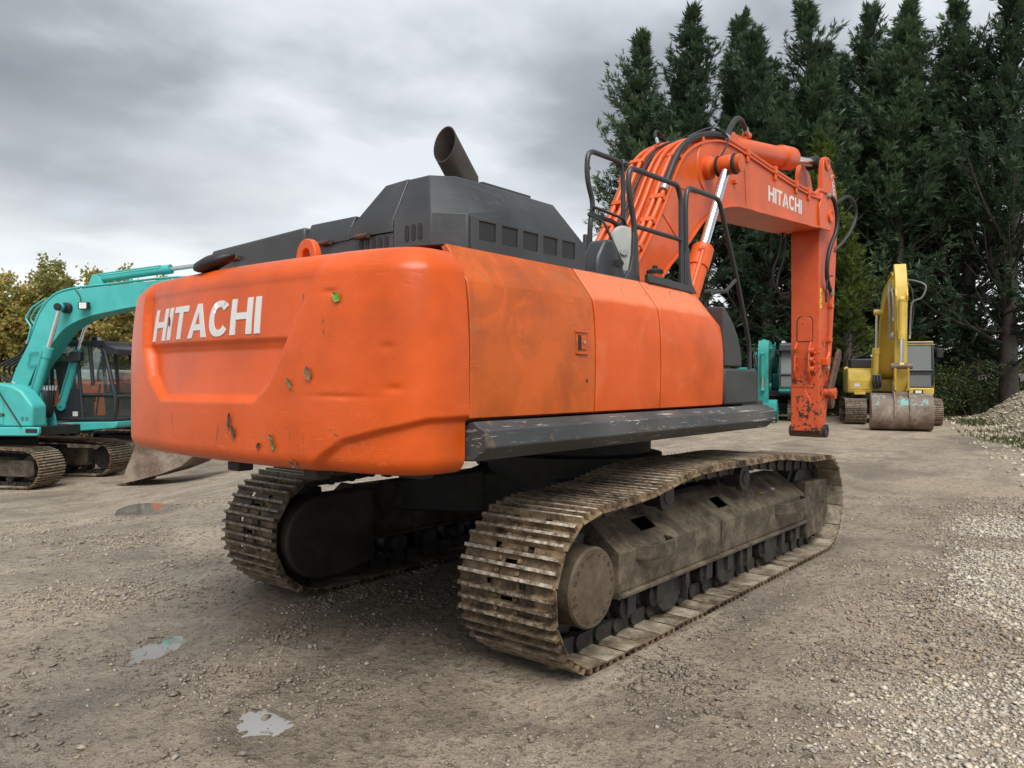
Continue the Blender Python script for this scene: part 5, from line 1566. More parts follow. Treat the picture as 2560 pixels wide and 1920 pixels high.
def small_digger(root, m, pose, cabm=BLUEBLACK, gm=None):
    """fourteen-tonne machine; x forward, y left"""
    undercarriage(root, 2.08, .35, (-1.95, .40), (1.14, .40), .365, .171)
    # body: right side tank housing, engine bay, counterweight
    b_ = MB(); b_.prism([(-.35, 1.20), (1.24, 1.20), (1.245, 1.62), (1.00, 1.91), (.80, 2.01), (.45, 2.06), (-.35, 2.08)], -1.25, -.86)
    b_.build('tank_housing', m, root, bevel=.05, seg=3)
    for nm, (x0, x1, z0, z1) in {'access_door': (-.30, .62, 1.25, 1.95)}.items():
        d_ = MB(); d_.box(x0, x1, -1.262, -1.245, z0, z1); d_.build(nm, m, root, bevel=.008)
    d_ = MB(); pts = [(.585+.05*math.cos(a)*1.3, 1.44+.032*math.sin(a)) for a in np.linspace(0, 2*math.pi, 16, endpoint=False)]; d_.prism(pts, -1.269, -1.258); d_.build('lock', RUBBER, root)
    d_ = MB(); d_.lathe([(.016, 0), (.016, .004), (0, .004)], (.585, -1.268, 1.44), (0, -1, 0), 10); d_.build('key_barrel', STEEL, root)
    for x_ in (1.03, 1.13):
        d_ = MB(); d_.lathe([(.035, 0), (.035, .004), (0, .004)], (x_, -1.251, 1.37), (0, -1, 0), 14); d_.build('vent', RUBBER, root)
        for q in (-.016, 0, .016):
            d_ = MB(); d_.box(x_-.033, x_+.033, -1.259, -1.2545, 1.37+q-.004, 1.37+q+.004); d_.build('vent_bar', m, root)
    b_ = MB(); b_.box(-2.1, -.36, -1.25, 1.22, 1.18, 2.02); b_.build('engine_bay', m, root, bevel=.06, seg=3)
    b_ = MB(); pl2 = [(-2.12, -1.24), (-2.25, -1.15), (-2.36, -.6), (-2.40, 0), (-2.36, .6), (-2.25, 1.15), (-2.12, 1.22)]
    b_.prism(pl2, 1.05, 1.95, 'z'); b_.build('counterweight', m, root, bevel=.06, seg=3)
    b_ = MB(); b_.box(-2.1, 1.0, -1.1, 1.1, 1.00, 1.17); b_.build('revolving_frame', UNDER, root)
    b_ = MB(); b_.prism([(-2.1, 1.00), (1.40, 1.04), (1.44, 1.10), (1.44, 1.21), (-2.1, 1.185)], -1.32, -1.24); b_.build('side_skirt', m, root, bevel=.02)
    b_ = MB(); b_.box(1.16, 1.41, -1.325, -1.32, 1.10, 1.18)
    b_.build('skirt_grille', UNDER, root)
    b_ = MB(); b_.prism([(.30, 1.02), (.98, 1.02), (1.80, 1.09), (1.85, 1.13), (1.85, 1.235), (.30, 1.20)], .40, 1.28); b_.build('cab_sill', m, root, bevel=.02)
    b_ = MB(); b_.box(.45, .83, .392, .40, 1.06, 1.18); b_.build('label', WHITE, root)
    for y_ in (-.30, -.02):
        b_ = MB(); b_.prism([(.25, 1.02), (.75, 1.02), (.72, 1.35), (.45, 2.0), (.05, 2.0), (-.1, 1.5)], y_, y_+.05); b_.build('boom_bracket', m, root)
    cb_ = glazed_cab(root, [(-.35, 1.28), (1.80, 1.28), (1.80, 1.76), (1.56, 2.74), (1.30, 2.90), (-.25, 2.93), (-.38, 2.7)], .43, 1.25, cabm, [((1.03, 1.28), (.90, 2.86)), ((1.03, 1.80), (1.80, 1.80)), ((1.28, 2.0), (1.20, 2.86))],
                      panel=[(.30, 1.27), (1.02, 1.27), (1.02, 1.93), (.72, 1.93), (.55, 1.70), (.30, 1.45)], gm=gm)
    b_ = MB(); b_.box(.82, .94, .395, .40, 1.34, 1.44); b_.build('sticker', WHITE, cb_)
    for x_ in (.78, 1.25):
        b_ = MB(); b_.box(x_-.03, x_+.10, .45, .60, 2.96, 3.05); q_ = b_.build('work_lamp', RUBBER, cb_, bevel=.01)
        b_ = MB(); b_.box(x_+.10, x_+.105, .465, .585, 2.97, 3.04); b_.build('lamp_lens', LAMPG, q_)
    for i in range(6):
        b_ = MB(); b_.tube([(.15+.18*i, .45, 2.96), (.22+.18*i, 1.22, 2.96)], .014, 6); b_.build('roof_guard_bar', BLUEBLACK, cb_)
    b_ = MB(); b_.prism([(1.45, 2.70), (1.88, 2.66), (1.86, 2.78), (1.55, 2.88)], .40, 1.22); b_.build('visor', BLUEBLACK, cb_, bevel=.01)
    b_ = MB(); b_.prism([(.88, 2.48), (1.12, 2.52), (1.13, 2.72), (.90, 2.73), (.84, 2.62)], .22, .36); b_.build('mirror', BLUEBLACK, cb_, bevel=.02)
    # boom
    if pose == 'out':
        top = smooth_path([(-.10, 2.05), (.02, 2.36), (.31, 2.88), (.58, 3.50), (.86, 3.82), (1.20, 3.95), (1.71, 4.01), (2.22, 4.05), (2.72, 4.10), (3.60, 4.16), (4.55, 4.15)], 3)
        bot = smooth_path([(4.60, 3.92), (3.6, 3.72), (2.62, 3.60), (2.22, 3.53), (1.71, 3.43), (1.31, 3.28), (1.03, 3.08), (.69, 2.64), (.48, 2.39), (.30, 2.02), (.15, 1.85), (0, 1.85)], 3)
        bo_ = flange_boom(root, top, bot, -.25, .21, m)
        pipes_on(bo_, top[6:], (-.22, -.16, .12, .18), .045, .020, m)
        for i in range(4):
            y_ = -.24+i*.11
            mb = MB(); x_ = .26+.02*i
            mb.tube(rounded([(x_+.02, y_, 2.90), (x_+.12, y_-.02, 3.22), (x_-.03, y_, 3.40), (x_+.12, y_, 3.62), (x_+.42, y_, 3.80)], .05, 4), .019, 6); mb.build('hydraulic_pipe', m, bo_)
            hose([(x_+.02, y_, 2.92), (x_-.14, y_, 2.66), (x_-.42, y_, 2.52), (x_-.62, y_-.03, 2.38), (x_-.58, y_, 2.18), (x_-.30, y_, 2.05)], .024, parent=bo_, n=5)
        mb = MB(); mb.tube(rounded([(.37, -.29, 2.68), (.62, -.29, 2.72), (.56, -.29, 2.44), (.33, -.29, 2.42)], .05, 4), .013, 6, closed=True); mb.build('grab_frame', m, bo_)
        mb = MB(); mb.lathe([(.11, 0), (.11, .10), (.085, .11), (.075, .33), (0, .34)], (1.22, -.24, 3.60), (0, -1, 0), 18); mb.build('pin_boss', RUBBER, bo_)
        mb = MB(); mb.box(1.55, 1.77, -.40, -.30, 3.56, 3.71); la = mb.build('work_lamp', RUBBER, bo_, bevel=.015)
        mb = MB(); mb.box(1.59, 1.75, -.408, -.40, 3.575, 3.695); mb.build('lamp_lens', LAMPG, la)
        hose([(1.40, -.26, 3.98), (1.50, -.27, 3.85), (1.56, -.30, 3.70)], .010, parent=bo_, ends=False)
        ram(root, (.56, -.47, 1.55), (1.22, -.47, 3.60), .60, .085, .043, m); ram(root, (.56, .42, 1.55), (1.22, .42, 3.60), .60, .085, .043, m)
        ram(root, (1.72, -.02, 4.22), (4.35, -.02, 4.50), .63, .085, .045, m)
        mb = MB(); mb.prism([(1.55, 4.0), (1.66, 4.30), (1.80, 4.30), (1.95, 4.02)], -.12, .08); mb.build('cylinder_bracket', m, bo_, bevel=.01)
    else:                                                   # boom lowered, arm folded under it
        top = smooth_path([(-.10, 2.02), (.15, 2.35), (.65, 2.66), (1.35, 2.82), (2.2, 2.78), (3.0, 2.55)], 3)
        bot = smooth_path([(2.95, 2.28), (2.2, 2.42), (1.35, 2.42), (.75, 2.22), (.35, 1.95), (.10, 1.82), (0, 1.85)], 3)
        bo_ = flange_boom(root, top, bot, -.25, .21, m)
        pipes_on(bo_, top[4:], (-.22, -.14, .10, .18), .05, .020, m)
        for i in range(4):
            y_ = -.26+i*.15
            mb = MB(); mb.tube(rounded([(.55, y_, 2.62), (.62, y_-.03, 2.92), (.85, y_, 3.02), (1.15, y_, 2.86)], .06, 4), .019, 6); mb.build('hydraulic_pipe', m, bo_)
            hose([(.55, y_, 2.64), (.25, y_, 2.72), (.02, y_, 2.45), (.10, y_, 2.15)], .022, parent=bo_, n=4)
        ram(root, (.56, -.47, 1.55), (1.5, -.47, 2.55), .6, .085, .043, m); ram(root, (.56, .42, 1.55), (1.5, .42, 2.55), .6, .085, .043, m)
        ram(root, (1.3, -.02, 2.95), (3.0, -.02, 2.95), .7, .085, .045, m)
    # hose bundle at the boom foot
    for i in range(6):
        y_ = -.40+.06*i
        hose([(.72+.02*i, y_, 1.95), (.80, y_-.02, 1.75), (.83-.015*i, y_, 1.50), (.70, y_, 1.35), (.62, y_, 1.42)], .020, parent=root, n=4)
    mb = MB(); mb.tube([(.30, -1.30, 2.25), (1.08, -1.34, 1.22)], .016, 6); mb.build('handrail', RUBBER, root)
    if pose == 'out':
        am_ = MB(); am_.prism([(4.30, 4.62), (4.48, 4.60), (4.90, 4.15), (4.62, 2.6), (4.30, 1.25), (4.12, 1.25), (4.20, 2.8), (4.38, 4.0), (4.22, 4.45)], -.20, .16); am_.build('arm', m, root, bevel=.01)
        ram(root, (4.95, -.02, 3.9), (4.62, -.02, 2.2), .6, .075, .04, m)
        bucket_shape(root, [(2.60, .04), (2.95, .12), (3.45, .25), (3.90, .42), (4.25, .68), (4.36, .98), (4.25, 1.25), (4.0, 1.38), (3.0, 1.0)], -.52, .52, BUCKET, teeth=5)
        for y_ in (-.24, .17):
            mb = MB(); mb.prism([(3.9, 1.25), (4.15, 1.10), (4.35, 1.28), (4.20, 1.45)], y_, y_+.05); mb.build('bucket_ear', BUCKET, root)
    else:
        am_ = MB(); am_.prism([(2.85, 3.0), (3.10, 2.98), (3.30, 2.5), (3.18, .75), (2.98, .75), (2.86, 2.2)], -.20, .16)
        am_ = am_.build('arm', m, root, bevel=.01)
        ram(root, (3.40, -.02, 2.5), (3.30, -.02, 1.2), .65, .075, .04, m)
        for y_ in (-.27, -.23, .20, .24):
            hose([(2.9, y_, 2.7), (3.25, y_*1.3, 2.45), (3.30, y_, 1.9), (3.15, y_, 1.4)], .018, parent=am_, n=4)
        bucket_shape(root, [(2.45, .06), (2.75, .08), (3.10, .20), (3.28, .45), (3.22, .72), (3.0, .85), (2.5, .55)], -.48, .44, m, teeth=5)


ZT = -.67
T1 = placed('tracked_excavator', 'teal excavator with charcoal cab and muddy tracks parked at the left edge', -10.32*1.1, 16.5*1.1, .989, -.151, ZT, 1.1)
small_digger(T1, TEAL, 'out')
T2 = placed('tracked_excavator', 'small teal excavator facing forwards, half hidden behind the hanging orange arm', (1930-1280)/1949*31, 31.0, -.40, -.92, .15, 1.0)
small_digger(T2, TEAL2, 'in', gm=GLASS_HAZED)

# orange machine behind the teal one: same family as the big one, smaller
OG = placed('tracked_excavator', 'orange excavator with black handrails seen through the cab of the left teal excavator', -11.05, 23.5, .995, -.10, ZT)
undercarriage(OG, 2.38, .30, (-1.9, .45), (1.75, .45), .41, .19)
b_ = MB(); b_.box(-2.2, -.02, -1.3, 1.3, 1.22, 2.28); b_.build('side_body', ORANGE, OG, bevel=.08, seg=3)
b_ = MB(); b_.prism([(-2.9, -1.0), (-2.75, -1.25), (-2.2, -1.31), (-2.2, 1.31), (-2.75, 1.25), (-2.9, 1.0), (-3.0, 0)], 1.1, 2.2, 'z'); b_.build('counterweight', ORANGE, OG, bevel=.08, seg=3)
b_ = MB(); b_.box(-2.4, -.3, -1.05, 1.05, 2.28, 2.62); b_.build('engine_hood', plain('pale_grey_hood', (.42, .43, .43), .5), OG, bevel=.08)
b_ = MB(); b_.prism([(.0, 1.22), (.62, 1.22), (.62, 1.60), (.52, 1.66), (.50, 2.10), (.40, 2.26), (.12, 2.30), (.0, 2.28)], -1.30, -.55); b_.build('front_cover', GREY, OG, bevel=.05, seg=3)
b_ = MB(); b_.box(-2.6, .75, -1.36, -1.2, 1.02, 1.20); b_.build('side_skirt', GREY, OG, bevel=.02)
b_ = MB(); b_.box(-2.4, 1.0, -1.2, 1.2, .98, 1.18); b_.build('revolving_frame', UNDER, OG)
for x0, x1 in ((-.75, -.25), (-.15, .42)):
    b_ = MB(); b_.tube(rounded([(x0, -1.15, 2.25), (x0, -1.15, 3.05), (x1, -1.15, 3.05), (x1+.12, -1.15, 2.2)], .12, 5), .024, 8); b_.build('handrail', BLACK_STEEL, OG)
    b_ = MB(); b_.tube([(x0, -1.15, 2.68), (x1, -1.15, 2.68)], .02, 8); b_.build('handrail', BLACK_STEEL, OG)
top = smooth_path([(.1, 1.9), (.5, 2.6), (1.0, 3.4), (1.6, 3.9), (2.6, 4.0), (4.6, 3.7), (5.2, 3.6)], 3); bot = smooth_path([(5.2, 3.35), (4.4, 3.35), (2.7, 3.45), (2.0, 3.2), (1.4, 2.5), (.9, 1.8), (.5, 1.6)], 3)
flange_boom(OG, top, bot, -.28, .28, ORANGE_BOOM)
b_ = MB(); b_.prism([(5.0, 4.0), (5.4, 3.7), (5.0, 1.2), (4.8, 1.2), (4.75, 3.4)], -.2, .2); b_.build('arm', ORANGE_BOOM, OG)
glazed_cab(OG, [(-.5, 1.25), (1.3, 1.25), (1.35, 1.9), (1.1, 2.95), (-.4, 3.0)], .45, 1.35, BLUEBLACK, [((.4, 1.25), (.4, 2.95))])
bucket_shape(OG, [(3.6, .03), (4.0, .08), (4.5, .3), (4.8, .7), (4.85, 1.1), (4.6, 1.3), (3.9, .9)], -.6, .6, BUCKET)

# ---------------------------------------------------------------- yellow machine facing the camera
YE = placed('tracked_excavator', 'yellow excavator facing the camera with a wide worn bucket on the ground', 13.8, 28.6, -.34, -.94, .15)
undercarriage(YE, 2.38, .35, (-2.05, .46), (1.32, .46), .42, .19)
b_ = MB(); b_.prism([(-.55, 1.10), (1.05, 1.10), (1.10, 1.20), (1.05, 1.62), (.95, 1.92), (.80, 2.00), (-.55, 2.02)], -1.42, -.62); b_.build('tank_housing', YELLOW, YE, bevel=.05, seg=3)
b_ = MB(); b_.box(1.055, 1.115, -1.36, -.70, 1.24, 1.58); b_.build('access_door', YELLOW, YE, bevel=.015)
b_ = MB(); b_.box(1.116, 1.122, -1.22, -1.04, 1.33, 1.45); b_.build('label', WHITE, YE)
b_ = MB(); b_.box(1.04, 1.25, -1.22, -.85, 1.05, 1.14); b_.build('step', YELLOW, YE, bevel=.01)
b_ = MB(); b_.box(-2.2, -.56, -1.40, 1.40, 1.10, 2.0); b_.build('engine_bay', YELLOW, YE, bevel=.06)
b_ = MB(); b_.box(-1.9, -.6, -1.25, .4, 2.0, 2.38); b_.build('engine_hood', BLUEBLACK, YE, bevel=.06)
b_ = MB(); b_.prism([(-2.2, -1.40), (-2.55, -1.2), (-2.75, 0), (-2.55, 1.2), (-2.2, 1.40)], 1.05, 2.1, 'z'); b_.build('counterweight', YELLOW, YE, bevel=.06)
b_ = MB(); b_.box(-2.1, 1.0, -1.3, 1.3, .96, 1.09); b_.build('revolving_frame', UNDER, YE)
b_ = MB(); b_.box(-.3, 1.22, .34, 1.32, 1.06, 1.30); b_.build('cab_sill', YELLOW, YE, bevel=.03)
b_ = MB(); b_.box(1.223, 1.25, .68, .98, 1.10, 1.23); la = b_.build('number_board', RUBBER, YE)
b_ = MB(); b_.box(1.251, 1.257, .73, .93, 1.12, 1.21); b_.build('lamp_lens', LAMPG, la)
cy_ = glazed_cab(YE, [(-.5, 1.34), (1.15, 1.34), (1.20, 1.9), (1.05, 2.86), (-.45, 2.90), (-.55, 2.6)], .40, 1.28, BLUEBLACK, [((.35, 1.34), (.35, 2.9))], roofm=YELLOW, gm=GLASS_HAZED)
b_ = MB(); b_.box(1.165, 1.215, .40, 1.28, 1.78, 1.83); b_.build('window_rail', BLUEBLACK, cy_)
b_ = MB(); b_.prism([(1.02, 1.30), (1.16, 1.30), (1.17, 1.72), (1.05, 1.72)], 1.24, 1.33); b_.build('corner_panel', YELLOW, cy_, bevel=.01)
b_ = MB(); b_.box(.95, 1.10, 1.42, 1.62, 2.35, 2.68); b_.build('mirror', RUBBER, cy_, bevel=.03)
b_ = MB(); b_.tube([(1.05, 1.30, 2.7), (1.05, 1.5, 2.66)], .015, 6); b_.build('mirror_arm', RUBBER, cy_)
top = smooth_path([(.0, 1.75), (.05, 2.3), (.35, 3.35), (1.0, 4.2), (1.9, 4.68), (3.2, 4.80), (4.5, 4.72)], 4); bot = smooth_path([(4.5, 4.38), (3.4, 4.35), (2.4, 4.10), (1.6, 3.55), (1.1, 2.8), (.75, 1.85), (.45, 1.6)], 4)
bo_ = flange_boom(YE, top, bot, -.36, .10, YELLOW)
strip_ = MB(); vs = []
for p in bot: vs += [(p[0], -.375, p[1]-.012), (p[0], .115, p[1]-.012), (p[0], .115, p[1]+.01), (p[0], -.375, p[1]+.01)]
strip_.add(vs, [(i*4+j, i*4+(j+1) % 4, i*4+4+(j+1) % 4, i*4+4+j) for i in range(len(bot)-1) for j in range(4)]); strip_.build('bottom_flange', YEL_IN, bo_)
pipes_on(bo_, top[4:], (-.30, -.20, .04), .045, .022, YELLOW)
mb = MB(); mb.lathe([(.10, -.62), (.10, .36)], (1.45, 0, 3.95), (0, 1, 0), 16); mb.build('pin_boss', YELLOW, bo_)
ram(YE, (.95, -.52, 1.35), (1.45, -.52, 3.95), .52, .10, .05, YELLOW); ram(YE, (.95, .27, 1.35), (1.45, .27, 3.95), .52, .10, .05, YELLOW)
ram(YE, (1.9, -.13, 4.95), (4.3, -.13, 5.1), .6, .10, .055, YELLOW)
mb = MB(); mb.prism([(4.12, 5.24), (4.36, 5.22), (4.62, 4.85), (4.80, 4.2), (4.72, 2.2), (4.66, 1.12), (4.44, 1.12), (4.36, 2.4), (4.28, 4.1), (4.12, 4.75)], -.30, .04); ya = mb.build('arm', YELLOW, YE, bevel=.012)
for y_ in (-.31, .0):
    mb = MB(); mb.prism([(4.62, 4.62), (4.86, 4.18), (4.80, 3.98), (4.66, 4.3)], y_, y_+.05); mb.build('clevis', YELLOW, ya, bevel=.008)
ram(YE, (4.92, -.13, 4.05), (4.90, -.13, 2.02), .60, .095, .05, YELLOW)
mb = MB(); mb.lathe([(.085, -.30), (.095, -.28), (.095, .28), (.085, .30)], (4.90, -.13, 2.0), (0, 1, 0), 16); mb.build('link_pin', BUCKET, ya)
for y_ in (-.34, .02):
    mb = MB(); mb.prism([(4.85, 2.06), (4.97, 2.02), (5.02, 1.25), (4.90, 1.2)], y_, y_+.06); mb.build('bucket_link', YEL_IN, ya, bevel=.01)
hose([(4.3, -.42, 4.55), (4.6, -.48, 4.30), (4.72, -.46, 3.70), (4.62, -.44, 3.0), (4.78, -.40, 2.85), (4.8, -.38, 3.0)], .032, plain('grey_hose', (.16, .16, .155), .6), parent=ya, n=6)
hose([(4.35, -.38, 4.5), (4.75, -.40, 4.35), (4.85, -.37, 3.9), (4.80, -.36, 3.45)], .026, plain('grey_hose2', (.16, .16, .155), .6), parent=ya, n=6)
hose([(4.5, .07, 4.70), (4.75, .28, 4.62), (4.9, .52, 4.45), (4.9, .42, 4.10), (4.85, .16, 3.95), (4.8, .12, 3.4), (4.8, .10, 2.9)], .026, plain('grey_hose3', (.16, .16, .155), .6), parent=ya, n=6)
hose([(4.5, .10, 4.55), (4.7, .18, 4.3), (4.75, .20, 3.6), (4.75, .12, 3.0)], .024, RUBBER, parent=ya, n=6)
for i, y_ in enumerate((-.58, -.48, -.38)): hose([(1.10, y_, 1.72), (1.25, y_, 1.66), (1.28, y_, 1.42), (1.12, y_, 1.26)], .045, parent=YE, n=4)
lip = [(4.35, .03), (4.75, .02), (5.02, .10), (5.18, .32), (5.22, .58), (5.14, .86), (4.98, 1.06), (4.74, 1.16), (4.55, 1.14)]
bucket_shape(YE, [tuple(p) for p in smooth_path(lip, 4)], -.98, .72, BUCKET, BUCKET_PAINT, teeth=0, nsplit=19)
for y_ in (-.36, .06):
    mb = MB(); mb.prism([(4.55, 1.10), (4.60, 1.48), (4.72, 1.52), (4.95, 1.30), (5.24, .78), (5.26, .45), (5.20, .45), (5.0, 1.0)], y_, y_+.04); mb.build('bucket_ear', BUCKET, YE, bevel=.008)
mb = MB(); mb.box(4.60, 4.97, -.36, .10, 1.06, 1.20); mb.build('bucket_crosspiece', BUCKET, YE, bevel=.01)

# ================================================================== TREES, HEDGES, BANKS


def leaf_mat(name, cols, rough=.6, trans=.25):
    m, t, b = mat(name)
    a = t.new('ShaderNodeAttribute'); a.attribute_name = 'tint'
    col = t.mix(.12, a.outputs['Color'], t.ramp(t.noise(t.coord(), 3, 3), [(.35, cols[0]), (.65, cols[1])]))
    oi = t.new('ShaderNodeObjectInfo')
    col = t.mix(.5, col, t.mix(oi.outputs['Random'], (.55, .62, .55), (1.5, 1.45, 1.2)), 'MULTIPLY')
    t.put(b.inputs['Base Color'], col)
    b.inputs['Roughness'].default_value = rough
    b.inputs['Specular IOR Level'].default_value = .25
    tr = t.new('ShaderNodeBsdfTranslucent'); t.put(tr.inputs[0], col)
    mx = t.new('ShaderNodeMixShader'); mx.inputs[0].default_value = trans
    t.l.new(b.outputs[0], mx.inputs[1]); t.l.new(tr.outputs[0], mx.inputs[2]); t.l.new(mx.outputs[0], t.n['Material Output'].inputs[0])
    return m


BARK = muddy('conifer_bark', (.020, .016, .013), (.048, .037, .029), (.085, .068, .052), scale=5, bump=.6)
TWIG = plain('hedge_bark', (.06, .048, .036), .85, vary=.4)
CONI = leaf_mat('conifer_spray', [(.012, .032, .016), (.030, .060, .026)])
CONI_Y = leaf_mat('conifer_spray_bright', [(.04, .075, .018), (.07, .11, .025)])
AUT = leaf_mat('autumn_leaf', [(.10, .09, .02), (.22, .14, .02)], trans=.5)
BRAM = leaf_mat('bramble_leaf', [(.03, .06, .015), (.06, .09, .02)])


def diamonds(C, A, B):
    """leaf-sized diamond faces: centre-base C, axis A, half-width B"""
    n_ = len(C)
    V = np.stack([C, C+A*.45+B, C+A, C+A*.45-B], 1).reshape(-1, 3)
    Fq = (np.arange(4)[None]+4*np.arange(n_)[:, None])
    return V, Fq


def unit(v): return v/np.maximum(np.linalg.norm(v, axis=-1, keepdims=True), 1e-9)


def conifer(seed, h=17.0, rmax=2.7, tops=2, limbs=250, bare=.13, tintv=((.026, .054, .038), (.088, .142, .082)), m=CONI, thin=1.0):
    g = np.random.default_rng(seed)
    tr = MB()
    tr.tube([(0, 0, -.3), (.06*g.normal(), .06*g.normal(), h*.25), (.15*g.normal(), .15*g.normal(), h*.55), (.15*g.normal(), .1*g.normal(), h*.93)], [.36, .27, .17, .02], 9)
    stems = [((0, 0), h, 1.0)]
    for i in range(tops-1):
        a = g.uniform(0, 2*np.pi); r_ = g.uniform(.7, 1.3)
        z0 = h*g.uniform(.22, .4); hh = h*g.uniform(.80, .96)
        bx_, by_ = r_*math.cos(a), r_*math.sin(a)
        tr.tube([(0, 0, z0), (bx_*.7, by_*.7, z0+1.2), (bx_, by_, z0+3), (bx_*1.1, by_*1.1, hh*.95)], [.16, .13, .11, .015], 7)
        stems.append(((bx_, by_), hh, .68))
    Cs = []; As = []; Bs = []; Ts = []
    for (sx, sy), hh, sc in stems:
        nl = int(limbs*(1 if sc == 1 else .55))
        lump = g.uniform(.28, 1.45, 60)
        for q in range(nl):
            f = bare+(1-bare)*(g.uniform(0, 1)**.9); z = f*hh
            az = g.uniform(0, 2*np.pi)
            L = rmax*1.12*sc*(max(0.02, (1-f)))**.85*g.uniform(.40, 1.18)*(lump[int(az/(2*np.pi)*6)*10+int(f*9.99)])+.22
            if f < .34: L *= g.uniform(.7, 1.15)
            el = rad(g.uniform(2, 25)+38*f)
            d_ = np.array([math.cos(az)*math.cos(el), math.sin(az)*math.cos(el), math.sin(el)])
            p0 = np.array([sx*min(1, f*2.2), sy*min(1, f*2.2), z])
            # limb: out, then tip turning up
            tt_ = np.linspace(0, 1, 6)
            pts = p0+np.outer(tt_, d_)*L+np.outer(tt_**2.2, [0, 0, 1])*L*(.22+.25*f)-np.outer(np.sin(tt_*np.pi), [0, 0, 1])*L*.06
            if L > 1.1: tr.tube([tuple(p) for p in pts[:5]], list(np.linspace(.045, .012, 5)*(.7+.25*L)), 4, caps=False)
            if f < .42 and g.uniform() < .62*thin: continue        # bare dead limbs low down
            ns = int((9+15*L)*(1 if f > .3 else .8))
            u_ = np.clip(g.beta(1.7, 1.0, ns), .10, 1.0)
            base = np.stack([np.interp(u_, tt_, pts[:, i]) for i in range(3)], -1)+g.normal(0, .05+.035*L, (ns, 3))*np.array([1, 1, .75])
            fd = unit(d_[None]*.9+g.normal(0, .5, (ns, 3))+np.array([0, 0, .35+.3*f]))
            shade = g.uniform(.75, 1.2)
            for b0, f0, uu in zip(base, fd, u_):
                side = unit(np.cross(f0, [0, 0, 1])+g.normal(0, .25, 3)); upv = np.cross(side, f0)
                nfr = 9; k_ = np.linspace(-1, 1, nfr)+g.normal(0, .12, nfr)
                ax = unit(f0[None]+side[None]*k_[:, None]*.85+upv[None]*g.normal(0, .18, (nfr, 1)))
                ln = g.uniform(.20, .46, nfr)*(1-.35*np.abs(k_))*(1.0 if f > .25 else 1.1)
                Cs.append(b0[None]+f0[None]*(1-np.abs(k_))[:, None]*.08)
                As.append(ax*ln[:, None]-np.array([0, 0, 1])[None]*(ln*.18)[:, None])
                wdt = unit(np.cross(ax, upv[None]+g.normal(0, .5, (nfr, 3))))*(ln*g.uniform(.055, .095, nfr))[:, None]
                Bs.append(wdt)
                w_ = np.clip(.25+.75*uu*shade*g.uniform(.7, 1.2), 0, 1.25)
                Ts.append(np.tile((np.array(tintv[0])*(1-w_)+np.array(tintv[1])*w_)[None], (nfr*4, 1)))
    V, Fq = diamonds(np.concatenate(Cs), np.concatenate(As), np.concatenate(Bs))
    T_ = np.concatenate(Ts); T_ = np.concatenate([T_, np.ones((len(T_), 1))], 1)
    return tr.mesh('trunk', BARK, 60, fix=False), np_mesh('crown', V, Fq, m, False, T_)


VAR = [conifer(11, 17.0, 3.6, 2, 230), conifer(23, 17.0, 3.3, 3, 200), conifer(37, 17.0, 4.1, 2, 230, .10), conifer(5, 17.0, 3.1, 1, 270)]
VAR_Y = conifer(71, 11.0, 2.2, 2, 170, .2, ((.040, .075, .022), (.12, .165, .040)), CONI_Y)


def put_tree(var, s_, t_, hsc, rot, label, name='conifer_tree', wsc=None, group='tall conifers along the yard edge'):
    p = W(s_, t_); zg = float(gz(np.array([p[0]]), np.array([p[1]]))[0])
    o_ = thing(name, label, 'tree', (p[0], p[1], zg), rot, group)
    w_ = wsc or hsc
    o_.scale = (w_, w_, hsc)
    o_.rotation_euler = (rad(2.2*math.sin(s_*7)), rad(2.2*math.cos(s_*5)), rot)
    link('trunk', var[0], o_); link('crown', var[1], o_)
    return o_


def topx(px, t_): return (px*2560/2212-1280)/1949*t_


def hs(py, t_): return ((948-py*2560/2212)/1949*t_+1.7)/17.0


TREES = [(1392, 78, 36.5, 0, .3, 'leftmost tall conifer of the row, standing clear against the sky'),
         (1522, 32, 36.0, 3, 1.1, 'second tall conifer from the left, narrow with a pointed top'),
         (1592, 44, 38.0, 1, 2.0, 'third tall conifer from the left, just right of the narrow one'),
         (1668, 78, 35.5, 2, 4.0, 'shorter conifer rising behind the curve of the orange boom'),
         (1772, 26, 36.5, 0, 5.2, 'tall conifer rising above the boom lettering, fourth high top from the left'),
         (1860, 20, 38.0, 1, 3.3, 'twin-topped conifer above the top of the hanging arm'),
         (1925, 22, 35.5, 3, .9, 'conifer with a feathery top right of the hanging arm'),
         (2000, 42, 37.5, 2, 2.7, 'conifer leaning right above the yellow excavator'),
         (2096, 22, 35.0, 1, 5.9, 'dark conifer second from the right edge'),
         (2180, -70, 33.0, 2, 1.7, 'tallest conifer at the right edge, its top out of the picture'),
         (2290, -60, 34.5, 0, 2.2, 'conifer at the far right whose branches reach into the picture')]
TREES += [(1455, 190, 40.0, 1, 2.4, 'shorter conifer filling the gap between the two leftmost tops'),
          (1635, 150, 41.0, 0, .8, 'shorter conifer set back behind the top of the boom'),
          (1715, 175, 40.5, 3, 3.6, 'short conifer in the dip of the tree line above the arm cylinder'),
          (1815, 130, 41.0, 2, 1.9, 'conifer set back between two tall tops above the arm'),
          (1960, 120, 41.0, 0, 4.4, 'conifer set back above the yellow boom')]
for px, py, t_, v_, rot, lab in TREES:
    put_tree(VAR[v_], topx(px, t_), t_, hs(py, t_), rot, lab, wsc=1.14)
put_tree(VAR_Y, topx(1757, 33.5), 33.5, 1.06, 1.0, 'lower yellowish green conifer in front of the dark row', name='conifer_tree', wsc=.95)
put_tree(VAR_Y, topx(1835, 32.0), 32.0, .72, 3.0, 'small yellowish green conifer beside the yellow excavator', name='conifer_tree', wsc=.8)


